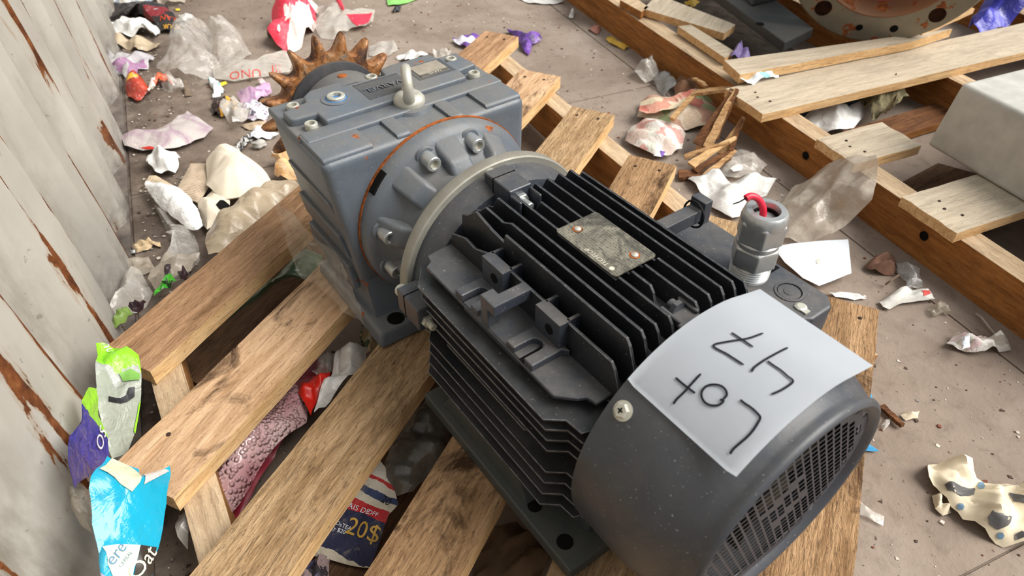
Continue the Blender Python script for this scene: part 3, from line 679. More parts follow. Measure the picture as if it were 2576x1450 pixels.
bm = bmesh.new(); c0 = P3(0.306, 0.148, 0.059)
view = Vector((-0.55, -0.83, 0))   # sideways lean of the wire, in the motor's own frame
pts = [c0+Vector((0.003, 0.002, 0.050)), c0+Vector((0.002, 0.000, 0.066)), c0+Vector((0.004, 0.001, 0.080)), c0+Vector((0.009, 0.006, 0.090)), c0+Vector((0.013, 0.013, 0.0935)), c0+Vector((0.014, 0.018, 0.0925))]
def smooth_pts(p, n=4):
    out = []
    for i in range(len(p)-1):
        p0 = p[max(i-1, 0)]; p1 = p[i]; p2 = p[i+1]; p3 = p[min(i+2, len(p)-1)]
        for k in range(n):
            t = k/n; out.append(0.5*((2*p1)+(p2-p0)*t+(2*p0-5*p1+4*p2-p3)*t*t+(3*p1-p0-3*p2+p3)*t**3))
    out.append(p[-1]); return out
add_tube(bm, smooth_pts(pts), 0.0034, 10); gpart('lead_wire', bm, M['wire'], g0, True)
bm = bmesh.new(); add_tube(bm, [pts[-1], pts[-1]+Vector((0.002, 0.006, -0.003)), pts[-1]+Vector((0.004, 0.012, -0.004))], 0.0007, 5); gpart('wire_strands', bm, M['rubber'], g0)

# bell adapter between ring and gearbox
bm = bmesh.new(); add_lathe(bm, [(0.557, 0.112), (0.568, 0.106), (0.585, 0.094), (0.600, 0.088), (0.612, 0.0875), (0.622, 0.092), (0.634, 0.104), (0.640, 0.1125), (0.644, 0.1205), (0.656, 0.1235), (0.660, 0.1235)], AXM(), 96, False); fixn(bm)
ad = gpart('bell_adapter', bm, M['gear_grey'], None, 50)
bm = bmesh.new(); add_lathe(bm, [(0.6585, 0.1228), (0.6585, 0.1248), (0.6625, 0.1248), (0.6625, 0.1228)], AXM(), 96, False); gpart('rusty_joint', fixn(bm), M['rust_flat'], ad)
for k in range(10):   # cast webs and bolt pads
    a = radians(76+36*k-18); d = Vector((0, -cos(a), sin(a))); w_ = Vector((0, -sin(a), -cos(a)))*0.016
    bm = bmesh.new(); b0 = P3(0, 0, 0)
    def q(t, r, s): return Vector((t, 0, 0))+b0+d*r+w_*s
    add_hex(bm, [q(0.596, 0.080, -1), q(0.650, 0.080, -1.15), q(0.650, 0.080, 1.15), q(0.596, 0.080, 1), q(0.610, 0.1005, -0.85), q(0.650, 0.1165, -1), q(0.650, 0.1165, 1), q(0.610, 0.1005, 0.85)])
    fixn(bm); bevel(bm, 0.005, 3); gpart('cast_web', bm, M['gear_grey'], ad, 60)
def sockbolt(p, d, r, L, par, mat='zinc', name='socket_bolt'):
    Mx = orient(p, d); bm = bmesh.new()
    add_lathe(bm, [(-0.004, r), (L-0.001, r), (L, r*0.9), (L, r*0.62), (L-0.0005, r*0.58)], Mx, 24, False); fixn(bm)
    o = gpart(name, bm, M[mat], par, 40)
    bm = bmesh.new(); add_lathe(bm, [(L-0.0004, r*0.62), (L-0.005, r*0.55), (L-0.005, 0.0)], Mx, 6, False); gpart('bolt_socket', bm, M['zinc_dull'], o)
for a in (76, 110, 168, 198, 146+180, 20, 260, 290):
    a_ = radians(a); p = P3(0.634, 0.1045*cos(a_), 0.1045*sin(a_)); sockbolt(p, (-1, 0, 0), 0.0092, 0.016, ad)
    bm = bmesh.new(); add_lathe(bm, [(0.0, 0.0135), (0.003, 0.0125)], orient(P3(0.640, 0.1045*cos(a_), 0.1045*sin(a_)), (-1, 0, 0)), 24); gpart('bolt_seat', fixn(bm), M['gear_grey'], ad)
bm = bmesh.new()
for i in range(7):
    a0 = radians(133+i*2); a1 = radians(135+i*2)
    add_hex(bm, [P3(0.647, 0.1205*cos(a0), 0.1205*sin(a0)), P3(0.647, 0.1205*cos(a1), 0.1205*sin(a1)), P3(0.6575, 0.1232*cos(a1), 0.1232*sin(a1)), P3(0.6575, 0.1232*cos(a0), 0.1232*sin(a0)),
                 P3(0.649, 0.1232*cos(a0), 0.1232*sin(a0)), P3(0.649, 0.1232*cos(a1), 0.1232*sin(a1)), P3(0.6575, 0.1243*cos(a1), 0.1243*sin(a1)), P3(0.6575, 0.1243*cos(a0), 0.1243*sin(a0))])
gpart('inspection_slot', fixn(bm), M['hole'], ad)

# gearbox housing
bm = bmesh.new()
tf, tb_ = 0.662, 0.812
add_hex(bm, [P3(tf, -0.122, -0.1345), P3(tf, 0.122, -0.1345), P3(tb_, 0.122, -0.1345), P3(tb_, -0.122, -0.1345), P3(tf, -0.152, 0.1165), P3(tf, 0.126, 0.1165), P3(tb_-0.004, 0.126, 0.1165), P3(tb_-0.004, -0.152, 0.1165)])
fixn(bm); bevel(bm, 0.011, 4)
for d0, d1 in ((-0.148, -0.086), (-0.055, -0.037), (0.019, 0.036), (0.069, 0.122)):
    b2_ = bmesh.new(); add_prism(b2_, [(0.666-T0, 0.113+HA), (0.666-T0, 0.1172+HA), (0.669-T0, 0.1203+HA), (0.732-T0, 0.1215+HA), (0.732-T0, 0.113+HA)], 'y', -d1, -d0); fixn(b2_); bevel(b2_, 0.0022, 2)
    me_ = bpy.data.meshes.new('tmp'); b2_.to_mesh(me_); b2_.free(); bm.from_mesh(me_); bpy.data.meshes.remove(me_)
gpart_ = gpart('gearbox_housing', bm, M['gear_grey'], None, 45); gh = gpart_
bm = bmesh.new(); gbox(bm, 0.708, 0.735, -0.147, 0.124, 0.110, 0.1225); fixn(bm); bevel(bm, 0.004, 3); gpart('housing_rib', bm, M['gear_grey'], gh, 50)
# top cover with bolt pockets
bm = bmesh.new(); gbox(bm, 0.725, 0.824, -0.150, 0.126, 0.108, 0.1185); fixn(bm); bevel(bm, 0.004, 3); gpart('top_cover', bm, M['gear_grey'], gh, 50)
pk = 0.012
poly = [(0.733, 0.085), (0.733, -0.112), (0.757, -0.112), (0.757, -0.137), (0.760, -0.145), (0.783, -0.145), (0.785, -0.134), (0.790, -0.112), (0.806, -0.108), (0.816, -0.096), (0.818, -0.028), (0.800, -0.026), (0.795, -0.012), (0.800, 0.002), (0.818, 0.004), (0.822, 0.020), (0.822, 0.080), (0.806, 0.084), (0.786, 0.088), (0.784, 0.114), (0.758, 0.116), (0.756, 0.088)]
bm = bmesh.new(); add_prism(bm, [(t-T0, -y) for t, y in poly], 'z', 0.112+HA, 0.1285+HA); fixn(bm); bevel(bm, 0.0035, 3)
tcov = gpart('cover_plateau', bm, M['gear_grey'], gh, 50)
for t, d in ((0.797, -0.126), (0.742, -0.127), (0.811, -0.012), (0.797, 0.101), (0.742, 0.102)):
    p = P3(t, d, 0.1225); sockbolt(p, (0, 0, 1), 0.0078, 0.004, gh, 'zinc_dull', 'cap_bolt')
bm = bmesh.new(); add_lathe(bm, [(0.0, 0.019), (0.002, 0.0185), (0.0022, 0.0135), (0.0005, 0.0132)], orient(P3(0.7755, -0.078, 0.1275), (0, 0, 1)), 32, False); gpart('plug_seat', fixn(bm), M['gear_grey'], gh, 40)
bm = bmesh.new(); add_lathe(bm, [(0, 0.0132), (0.0018, 0.0132), (0.0020, 0.012)], orient(P3(0.7755, -0.078, 0.1278), (0, 0, 1)), 28); gpart('blue_washer', fixn(bm), plain('blue_seal', (70, 120, 170), 0.5), gh)
sockbolt(P3(0.7755, -0.078, 0.1290), (0, 0, 1), 0.0112, 0.0045, gh, 'zinc_dull', 'filler_plug')
# label plate and cast lettering
bm = bmesh.new(); gbox(bm, 0.758, 0.800, 0.030, 0.084, 0.1280, 0.1289); gpart('label_recess', bm, paint('recess_grey', (70, 75, 81), 0.5, 0.3), gh)
bm = bmesh.new(); gbox(bm, 0.763, 0.797, 0.036, 0.078, 0.1288, 0.1296); lp = gpart('maker_plate', bm, plain('label_plate', (150, 142, 128), 0.6, 0.3, 0.1, 60), gh)
bm = bmesh.new(); gbox(bm, 0.763, 0.769, 0.036, 0.078, 0.1296, 0.12975); gpart('plate_band', bm, plain('label_band', (92, 88, 82), 0.6), lp)
letters('plate_lettering', 'VARVEL', 0.0062, P3(0.766, 0.057, 0.1300), (0, 1, 0), (-1, 0, 0), M['mark'], lp)
bm = bmesh.new(); gbox(bm, 0.748, 0.792, -0.046, 0.016, 0.1281, 0.1289); gpart('lettering_panel', bm, bpy.data.materials['recess_grey'], gh)
letters('cast_lettering', 'VARVEL', 0.0150, P3(0.770, -0.016, 0.1287), (0, 1, 0), (-1, 0, 0), M['gear_grey'], gh, 0.0018)
bm = bmesh.new(); gbox(bm, 0.7925, 0.7945, -0.046, 0.016, 0.1284, 0.1300); gpart('panel_edge', bm, M['gear_grey'], gh)
# eye bolt
eb = P3(0.7275, -0.004, 0.1235); bm = bmesh.new()
add_lathe(bm, [(-0.004, 0.0195), (0.0, 0.020), (0.004, 0.0195), (0.009, 0.0150), (0.010, 0.009)], orient(eb, (0, 0, 1)), 28); fixn(bm)
va = radians(26); rx = Vector((cos(va), -sin(va), 0)); cz = eb+Vector((0, 0, 0.0215)); ring = []
add_tube(bm, [cz+rx*(0.0185*cos(a))+Vector((0, 0, 0.0185*sin(a))) for a in [2*pi*i/36 for i in range(37)]], [0.0062+0.0022*max(0, -sin(2*pi*i/36)) for i in range(37)], 14, False)
gpart('eye_bolt', bm, M['zinc_dull'], None, 60)
bm = bmesh.new(); add_lathe(bm, [(-0.006, 0.030), (0.000, 0.027), (0.001, 0.02)], orient(eb+Vector((0, 0, -0.003)), (0, 0, 1)), 32); gpart('eye_bolt_boss', fixn(bm), M['gear_grey'], gh, True)
# foot of the gearbox
bm = bmesh.new(); add_hex(bm, [P3(0.606, -0.142, -0.1345), P3(0.606, 0.142, -0.1345), P3(0.80, 0.142, -0.1345), P3(0.80, -0.142, -0.1345), P3(0.612, -0.138, -0.112), P3(0.612, 0.138, -0.112), P3(0.796, 0.138, -0.112), P3(0.796, -0.138, -0.112)]); fixn(bm); bevel(bm, 0.006, 3)
add_hex(bm, [P3(0.640, -0.128, -0.115), P3(0.640, 0.128, -0.115), P3(0.80, 0.128, -0.115), P3(0.80, -0.128, -0.115), P3(0.664, -0.126, -0.06), P3(0.664, 0.124, -0.06), P3(0.80, 0.124, -0.06), P3(0.80, -0.126, -0.06)])
gpart('gearbox_foot', fixn(bm), M['gear_grey'], gh, 50)
bm = bmesh.new(); add_lathe(bm, [(0, 0.0115), (0.0006, 0.0115), (0.0007, 0.001)], orient(P3(0.626, -0.108, -0.1121), (0, 0, 1)), 20); gpart('foot_hole', fixn(bm), M['hole'], gh)
# side flutes of the housing (left flank)
for k in range(3):
    bm = bmesh.new(); h = 0.055-0.05*k; add_hex(bm, [P3(0.672, -0.1385, h-0.034), P3(0.80, -0.1385, h-0.034), P3(0.80, -0.130, h-0.034), P3(0.672, -0.130, h-0.034), P3(0.680, -0.1475+0.004*k, h), P3(0.80, -0.1475+0.004*k, h), P3(0.80, -0.13, h), P3(0.680, -0.13, h)]); fixn(bm); bevel(bm, 0.002, 2); gpart('flank_rib', bm, M['gear_grey'], gh)
# output boss and sprocket
bm = bmesh.new(); add_lathe(bm, [(0.80, 0.064), (0.845, 0.062), (0.852, 0.058), (0.854, 0.03)], AXM(0, -0.0445, 0.066), 64); fixn(bm); gpart('output_boss', bm, M['gear_grey'], gh, 40)
bm = bmesh.new(); add_lathe(bm, [(0, 0.0062), (0.0010, 0.0062), (0.0012, 0.001)], orient(P3(0.828, -0.0445, 0.1282), (0, 0, 1)), 16); gpart('boss_hole', fixn(bm), M['rust_flat'], gh)
bm = bmesh.new(); NT_ = 17; sc = (-0.0445, 0.064); out = []
for k in range(NT_):
    a0 = radians(74.1)+2*pi*k/NT_; p = 2*pi/NT_
    for f, r in ((-0.5, 0.0762), (-0.40, 0.0768), (-0.31, 0.0792), (-0.24, 0.0836), (-0.175, 0.0895), (-0.12, 0.0962), (-0.065, 0.1018), (0.0, 0.1040), (0.065, 0.1018), (0.12, 0.0962), (0.175, 0.0895), (0.24, 0.0836), (0.31, 0.0792), (0.40, 0.0768)):
        out.append((a0+f*p, r))
rings = []
for (t, sh, k0) in ((0.866, 0.0, 0.55), (0.870, 0.0, 0.9), (0.873, 0.0, 1.0), (0.881, 0.0, 1.0), (0.884, 0.0, 0.9), (0.888, 0.0, 0.55)):
    ring = []
    for a, r in out:
        rr_ = 0.0745+(r-0.0745)*k0 if k0 < 1 else r
        ring.append(bm.verts.new(P3(t, sc[0]+rr_*cos(a), sc[1]+rr_*sin(a))))
    rings.append(ring)
inner = []
for t in (0.866, 0.888): inner.append([bm.verts.new(P3(t, sc[0]+0.066*cos(a), sc[1]+0.066*sin(a))) for a, r in out])
n = len(out)
for A, B in zip(rings[:-1], rings[1:]):
    for i in range(n): bm.faces.new((A[i], A[(i+1) % n], B[(i+1) % n], B[i]))
for A, B in ((inner[0], rings[0]), (rings[-1], inner[1])):
    for i in range(n): bm.faces.new((A[i], A[(i+1) % n], B[(i+1) % n], B[i]))
spk = gpart('sprocket', fixn(bm), M['rust'], None, 50)
bm = bmesh.new(); add_lathe(bm, [(0.856, 0.0), (0.856, 0.050), (0.862, 0.0685), (0.8655, 0.0692), (0.890, 0.0692), (0.890, 0.0)], AXM(0, *sc), 64); gpart('sprocket_hub', fixn(bm), M['gear_black'], spk, 40)

# ------------------------------------------------------------------ sheet of paper with the lot number
RP = 0.1352
def paper_pt(t, v, off=0.0):     # v: arc length from the top, plus to the right
    vk = 0.036
    R = RP+off
    if v <= vk: a = v/RP; return P3(t, R*sin(a), R*cos(a))
    a = vk/RP; e = v-vk
    lift = 0.10*e*e*8
    p = P3(t, R*sin(a), R*cos(a)); tan_ = Vector((0, -cos(a), -sin(a))); nr = Vector((0, -sin(a), cos(a)))
    return p+tan_*e+nr*lift*0.25
gm_m = Matrix.Translation(gm.location) @ Matrix.Rotation(atan2(AX.y, AX.x), 4, 'Z')
pt0, pt1, pv0, pv1 = 0.1355, 0.2462, -0.0912, 0.073
lotp = empty('paper_sheet', gm_m @ P3(0.19, 0, RP), atan2(AX.y, AX.x)); tag(lotp, 'white sheet hand lettered Lot 47 lying over the motor fan cover', 'paper')
o2 = Vector((0.19-T0, 0, RP+HA))
bm = bmesh.new(); nu, nv = 14, 40; g = []
for i in range(nu+1):
    row = []
    for j in range(nv+1):
        t = pt0+(pt1-pt0)*i/nu; v = pv0+(pv1-pv0)*j/nv
        if j == 0 and i in (0, nu): v += 0.0015
        w_ = 0.0004*noise.noise(Vector((t*30, v*22, 3)))+0.0005*max(0, noise.noise(Vector((t*20+v*30, v*12, 8))))
        row.append(bm.verts.new(paper_pt(t, v, w_)-o2))
    g.append(row)
for i in range(nu):
    for j in range(nv): bm.faces.new((g[i][j], g[i+1][j], g[i+1][j+1], g[i][j+1]))
bmesh.ops.solidify(bm, geom=bm.faces[:], thickness=0.00025); fixn(bm)
obj('sheet', bm, M['paper'], lotp, 40)
def paper_uv(px, py):
    t, v = 0.19, 0.0
    for _ in range(25):
        x, y = proj(gm_m @ paper_pt(t, v)); e = 1e-4
        xt, yt = proj(gm_m @ paper_pt(t+e, v)); xv, yv = proj(gm_m @ paper_pt(t, v+e))
        a, b, c, d = (xt-x)/e, (xv-x)/e, (yt-y)/e, (yv-y)/e; D = a*d-b*c
        if abs(D) < 1e-9: break
        dx, dy = px-x, py-y; t += max(-.02, min(.02, (d*dx-b*dy)/D)); v += max(-.02, min(.02, (-c*dx+a*dy)/D))
    return t, v
strokes = {'7': [[(850, 270), (900, 303), (955, 340)], [(1003, 273), (930, 298), (840, 312), (762, 333), (830, 375), (910, 427)]],
           '4': [[(1123, 343), (1060, 375), (1000, 410), (960, 440), (948, 460)], [(1025, 408), (1055, 430), (1088, 452), (1120, 480), (1148, 508), (1100, 545), (1045, 570)]],
           't': [[(580, 487), (612, 515), (640, 537), (675, 563)], [(703, 468), (660, 515), (620, 560), (588, 590), (570, 615)]],
           'o': [[(812, 592), (828, 572), (822, 548), (800, 528), (765, 521), (732, 528), (710, 550), (706, 577), (720, 605), (748, 621), (785, 622), (808, 608), (811, 597), (795, 596)]],
           'L': [[(893, 595), (915, 613), (945, 633), (975, 660), (990, 682), (978, 710), (955, 745), (925, 778), (890, 808), (862, 833), (845, 858)]]}
for ch, ss in strokes.items():
    bm = bmesh.new()
    for s in ss:
        uv = [paper_uv(1400+x/1.933, 700+y/1.933) for x, y in s]
        uv = smooth_pts([Vector((a, b, 0)) for a, b in uv], 5); n = len(uv)
        L_, R_ = [], []
        for i, q in enumerate(uv):
            d = (uv[min(i+1, n-1)]-uv[max(i-1, 0)]).normalized(); nn = Vector((-d.y, d.x, 0)); hw = 0.0009*(1.0 if 0 < i < n-1 else 0.6)
            for lst, sg in ((L_, 1), (R_, -1)):
                z = q+nn*hw*sg; lst.append(bm.verts.new(paper_pt(z.x, z.y, 0.0012)-o2))
        for i in range(n-1): bm.faces.new((L_[i], L_[i+1], R_[i+1], R_[i]))
    bmesh.ops.recalc_face_normals(bm, faces=bm.faces)
    obj('ink_letter' if ch in 'Lot' else 'ink_digit', bm, M['ink'], lotp)
# ------------------------------------------------------------------ second pallet, grey block and the flanged machine on it
PT2 = 0.105
pal2 = empty('wooden_pallet', wpt(1.2, 1.5, 0), atan2(WD.y, WD.x)); tag(pal2, 'broken wooden pallet at upper right with grey block and flanged machine on it', 'pallet')
bpy.context.view_layer.update()
w2 = [M['w_pale'], M['w_edge']]
M['w_str2'] = wood('wood_stringer_orange', (116, 74, 36), (176, 120, 66), 0.35, 0.08, 0.0)
s2 = [M['w_strtop'], M['w_str2']]
for i, out in enumerate((1.062, 1.53, 2.02)):
    stringer(wpt(0.10, out), wpt(2.55, out), 0.0, PT2-0.0205, 0.044, pal2, s2, seed=50+i)
for al, z in ((0.905, 0.044), (0.608, 0.050)):
    bm = bmesh.new(); r = 0.0085; Mx = orient(wpt(al, 1.0392, z), -WN); add_lathe(bm, [(0.0, r), (0.0010, r), (0.0012, r*0.2)], Mx, 16); part_world(obj('knot_hole', fixn(bm), M['hole']), pal2)
def deck2(a0, a1, o0, o1, mats=None, seed=60, z=PT2, T=0.020, tilt=0.0, re=0.003):
    o = obj('deck_board', board(o1-o0, a1-a0, T, seed, 0.0012, re), mats or w2)
    o.location = wpt((a0+a1)/2, (o0+o1)/2, z); o.rotation_euler = (0, 0, atan2(WN.y, WN.x)+tilt); part_world(o, pal2)
    for dy in (-0.025, 0.02, 0.0): nail(o, -(o1-o0)/2+0.035+abs(dy)*0.5, dy)
    return o
deck2(0.993, 1.118, 0.985, 2.08, seed=61)
deck2(0.774, 0.873, 1.018, 1.182, seed=62)
deck2(0.548, 0.661, 1.018, 2.05, seed=63)
deck2(0.30, 0.42, 1.02, 2.05, seed=64)
deck2(1.75, 1.85, 1.02, 2.05, seed=65); deck2(2.25, 2.35, 1.02, 2.05, seed=66)
# splintered boards still nailed to the far end
def splinter_bm(p0, p1, w0, w1, t, seed=0, seg=8, bend=0.0):
    rnd = random.Random(seed); p0 = Vector(p0); p1 = Vector(p1); d = (p1-p0); n = d.normalized().cross(Vector((0, 0, 1))).normalized(); u = n.cross(d).normalized()
    bm = bmesh.new(); R_ = []
    for i in range(seg+1):
        f = i/seg; w = (w0+(w1-w0)*f)*(1+0.22*(rnd.random()-0.5)); c = p0+d*f+u*(bend*sin(pi*f))+n*(w0*0.12*(rnd.random()-0.5)); tt = t*(0.7+0.5*rnd.random())
        R_.append([bm.verts.new(c+n*w/2*a+u*tt/2*b) for a, b in ((-1, -1), (1, -1), (1, 1), (-1, 1))])
    for A, B in zip(R_[:-1], R_[1:]):
        for k in range(4): bm.faces.new((A[k], A[(k+1) % 4], B[(k+1) % 4], B[k]))
    bm.faces.new(R_[0][::-1]); bm.faces.new(R_[-1]); return fixn(bm)
M['w_split'] = wood('wood_split', (150, 104, 62), (224, 184, 134), 0.2, 0.6, 0.0)
M['w_splitdark'] = wood('wood_split_dark', (74, 46, 30), (140, 96, 62), 0.5, 0.6, 0.0)
def quadboard(name, px, z, T, mats, par, seed=0):
    """a board piece lying flat: four measured corners at height z, thickness T"""
    P = [at(x, y, z) for x, y in px]; bm = bmesh.new(); n1 = 10; rnd = random.Random(seed); T_, B_ = [], []
    for i in range(n1+1):
        f = i/n1; a = P[0].lerp(P[1], f); b = P[3].lerp(P[2], f); j = 0.002*(rnd.random()-0.5)
        if 0 < i < n1: a = a+Vector((j, j, 0)); b = b-Vector((j, -j, 0))
        T_.append((bm.verts.new(a), bm.verts.new(b))); B_.append((bm.verts.new(a-Vector((0, 0, T))), bm.verts.new(b-Vector((0, 0, T)))))
    for i in range(n1):
        bm.faces.new((T_[i][0], T_[i+1][0], T_[i+1][1], T_[i][1])); bm.faces.new((B_[i][0], B_[i][1], B_[i+1][1], B_[i+1][0]))
        for k in (0, 1):
            f = bm.faces.new((T_[i][k], B_[i][k], B_[i+1][k], T_[i+1][k])); f.material_index = 1
    for i in (0, n1): f = bm.faces.new((T_[i][0], T_[i][1], B_[i][1], B_[i][0])); f.material_index = 1
    fixn(bm); o = obj(name, bm, mats); 
    c = sum(P, Vector())/4; me = o.data; d = P[1]-P[0]; rz = atan2(d.y, d.x); me.transform(Matrix.Rotation(-rz, 4, 'Z') @ Matrix.Translation(-c)); o.location = c; o.rotation_euler = (0, 0, rz)
    return part_world(o, par) if par else o
tag(quadboard('broken_board', [(1822, 152), (2396, 72), (2300, 103), (1862, 188)], PT2+0.022, 0.020, w2, None, 1), 'tapered broken board lying loose behind the long weathered board', 'board')
tag(quadboard('wood_sliver', [(2310, 70), (2440, 16), (2452, 22), (2322, 80)], PT2+0.03, 0.012, [M['w_split'], M['w_edge']], None, 2), 'thin split sliver of wood beneath the flange rim near blue bag', 'wood')
quadboard('broken_board', [(1618, 22), (1655, -14), (1850, 62), (1822, 84)], PT2, 0.018, w2, pal2, 3)
quadboard('broken_board', [(1706, 66), (1738, 62), (1846, 128), (1824, 146)], PT2, 0.018, w2, pal2, 4)
quadboard('broken_board', [(1560, 0), (1590, -12), (1632, 18), (1614, 30)], PT2, 0.018, [M['w_strtop'], M['w_str2']], pal2, 5)
quadboard('bottom_board', [(2120, 330), (2370, 255), (2400, 300), (2170, 372)], 0.02, 0.016, [M['w_splitdark'], M['w_str2']], pal2, 6)
quadboard('bottom_board', [(2190, 500), (2360, 410), (2576, 470), (2420, 600)], 0.02, 0.016, [M['w_dark'], M['w_dark']], pal2, 7)

M['block'] = plain('grey_block_paint', (188, 186, 178), 0.6, 0.3, 0.08, 30, bmp=0.25)
blk = empty('grey_block', wpt(0.50, 1.46, PT2+0.0005), atan2(WD.y, WD.x)); tag(blk, 'pale grey rounded block standing on the broken pallet at right', 'block')
HB = 0.128
bm = bmesh.new(); add_hex(bm, [(-0.26, -0.26, 0), (0.271, -0.26, 0), (0.271, 0.271, 0), (-0.26, 0.271, 0), (-0.26, -0.26, HB), (0.262, -0.26, HB), (0.262, 0.262, HB), (-0.26, 0.262, HB)]); fixn(bm); bevel(bm, 0.010, 4)
obj('block_body', bm, M['block'], blk, 50)
bm = bmesh.new(); add_lathe(bm, [(0, 0.009), (0.0006, 0.009), (0.0008, 0.001)], orient((0.15, 0.16, HB), (0, 0, 1)), 14); obj('block_dimple', fixn(bm), M['hole'], blk)

M['mach'] = paint('machine_dark', (58, 60, 60), 0.5, 0.5, 0.02, (96, 92, 84), 0.15)
M['flange'] = paint('flange_face', (142, 132, 112), 0.5, 0.2, 0.16, (120, 116, 104), 0.2)
M['redp'] = paint('red_primer', (156, 58, 44), 0.5, 0.1, 0.08, (130, 100, 80), 0.1)
faz = radians(14); fel = radians(-10)
FNv = Vector((-sin(faz)*cos(fel), -cos(faz)*cos(fel), sin(fel)))      # way the flange faces
Xd = Vector((0, 0, 1)).cross(FNv).normalized(); Yd = FNv.cross(Xd)
RF = 0.222; Bp = at(2178, 106, PT2+0.002); fcn = Bp+Yd*RF
mach = empty('flanged_machine', Vector((fcn.x, fcn.y+0.2, PT2+0.001)), 0); tag(mach, 'dark machine with large bolted flange and red painted bore behind the broken boards', 'machine')
bpy.context.view_layer.update()
FM = Matrix.Translation(fcn) @ Matrix((FNv, Xd, Yd)).transposed().to_4x4()
def mp(name, bm, mat, smooth=False, par=None):
    o = obj(name, bm, mat, None, smooth); part_world(o, par or mach); return o
bm = bmesh.new(); add_lathe(bm, [(-0.028, RF-0.004), (-0.026, RF), (-0.004, RF), (0, RF-0.004), (0.0, 0.1545)], FM, 72, False); fl_ = mp('flange', fixn(bm), M['flange'], 40)
bm = bmesh.new(); add_lathe(bm, [(-0.045, 0.1425), (-0.05, 0.135), (-0.055, 0.0)], FM, 60, False); mp('bore', fixn(bm), M['redp'], 40, fl_)
bm = bmesh.new(); add_lathe(bm, [(0.0006, 0.1575), (0.0012, 0.1545), (-0.010, 0.1500), (-0.045, 0.1420)], FM, 60, False); mp('bore_lip', fixn(bm), paint('bore_rust', (146, 100, 66), 0.6, 0.2, 0.2), True, fl_)
for a, r in ((208, 0.009), (231, 0.019), (262, 0.008), (285, 0.009), (312, 0.018), (335, 0.008), (185, 0.018), (0, 0.018)):
    p = FM @ Vector((0.0004, 0.188*cos(radians(a)), 0.188*sin(radians(a)))); bm = bmesh.new(); add_lathe(bm, [(0, r), (0.0004, r*0.96), (0.0005, r*0.1)], orient(p, FNv), 20); mp('flange_hole', fixn(bm), M['hole'] if r < 0.012 else plain('hole_rusty', (44, 24, 14), 0.9, 0.1, 0.4, 60), False, fl_)
bm = bmesh.new(); add_lathe(bm, [(-0.35, 0.13), (-0.25, 0.15), (-0.075, 0.165), (-0.062, 0.19)], FM, 40); mp('machine_body', fixn(bm), M['mach'], 40)
FA = at(2010, 108, PT2); 
bm = bmesh.new(); q = [at(1968, 132, PT2+0.002), at(2040, 96, PT2+0.002), at(1840, -60, PT2+0.002), at(1752, -30, PT2+0.002)]
add_hex(bm, q+[p+Vector((0, 0, 0.024)) for p in q]); fixn(bm); bevel(bm, 0.003, 2); ft = mp('machine_foot', bm, M['mach'])
p = at(1912, 60, PT2+0.027); bm = bmesh.new(); add_lathe(bm, [(0, 0.010), (0.0005, 0.010), (0.0006, 0.001)], orient(p, (0, 0, 1)), 16); mp('foot_hole', fixn(bm), M['hole'], False, ft)
bm = bmesh.new(); q = [at(1890, 18, PT2+0.026), at(2000, -10, PT2+0.026), at(1920, -80, PT2+0.026), at(1820, -50, PT2+0.026)]
add_hex(bm, q+[p+Vector((0.03, 0.10, 0.14)) for p in q]); fixn(bm); bevel(bm, 0.006, 2); mp('machine_web', bm, M['mach'])

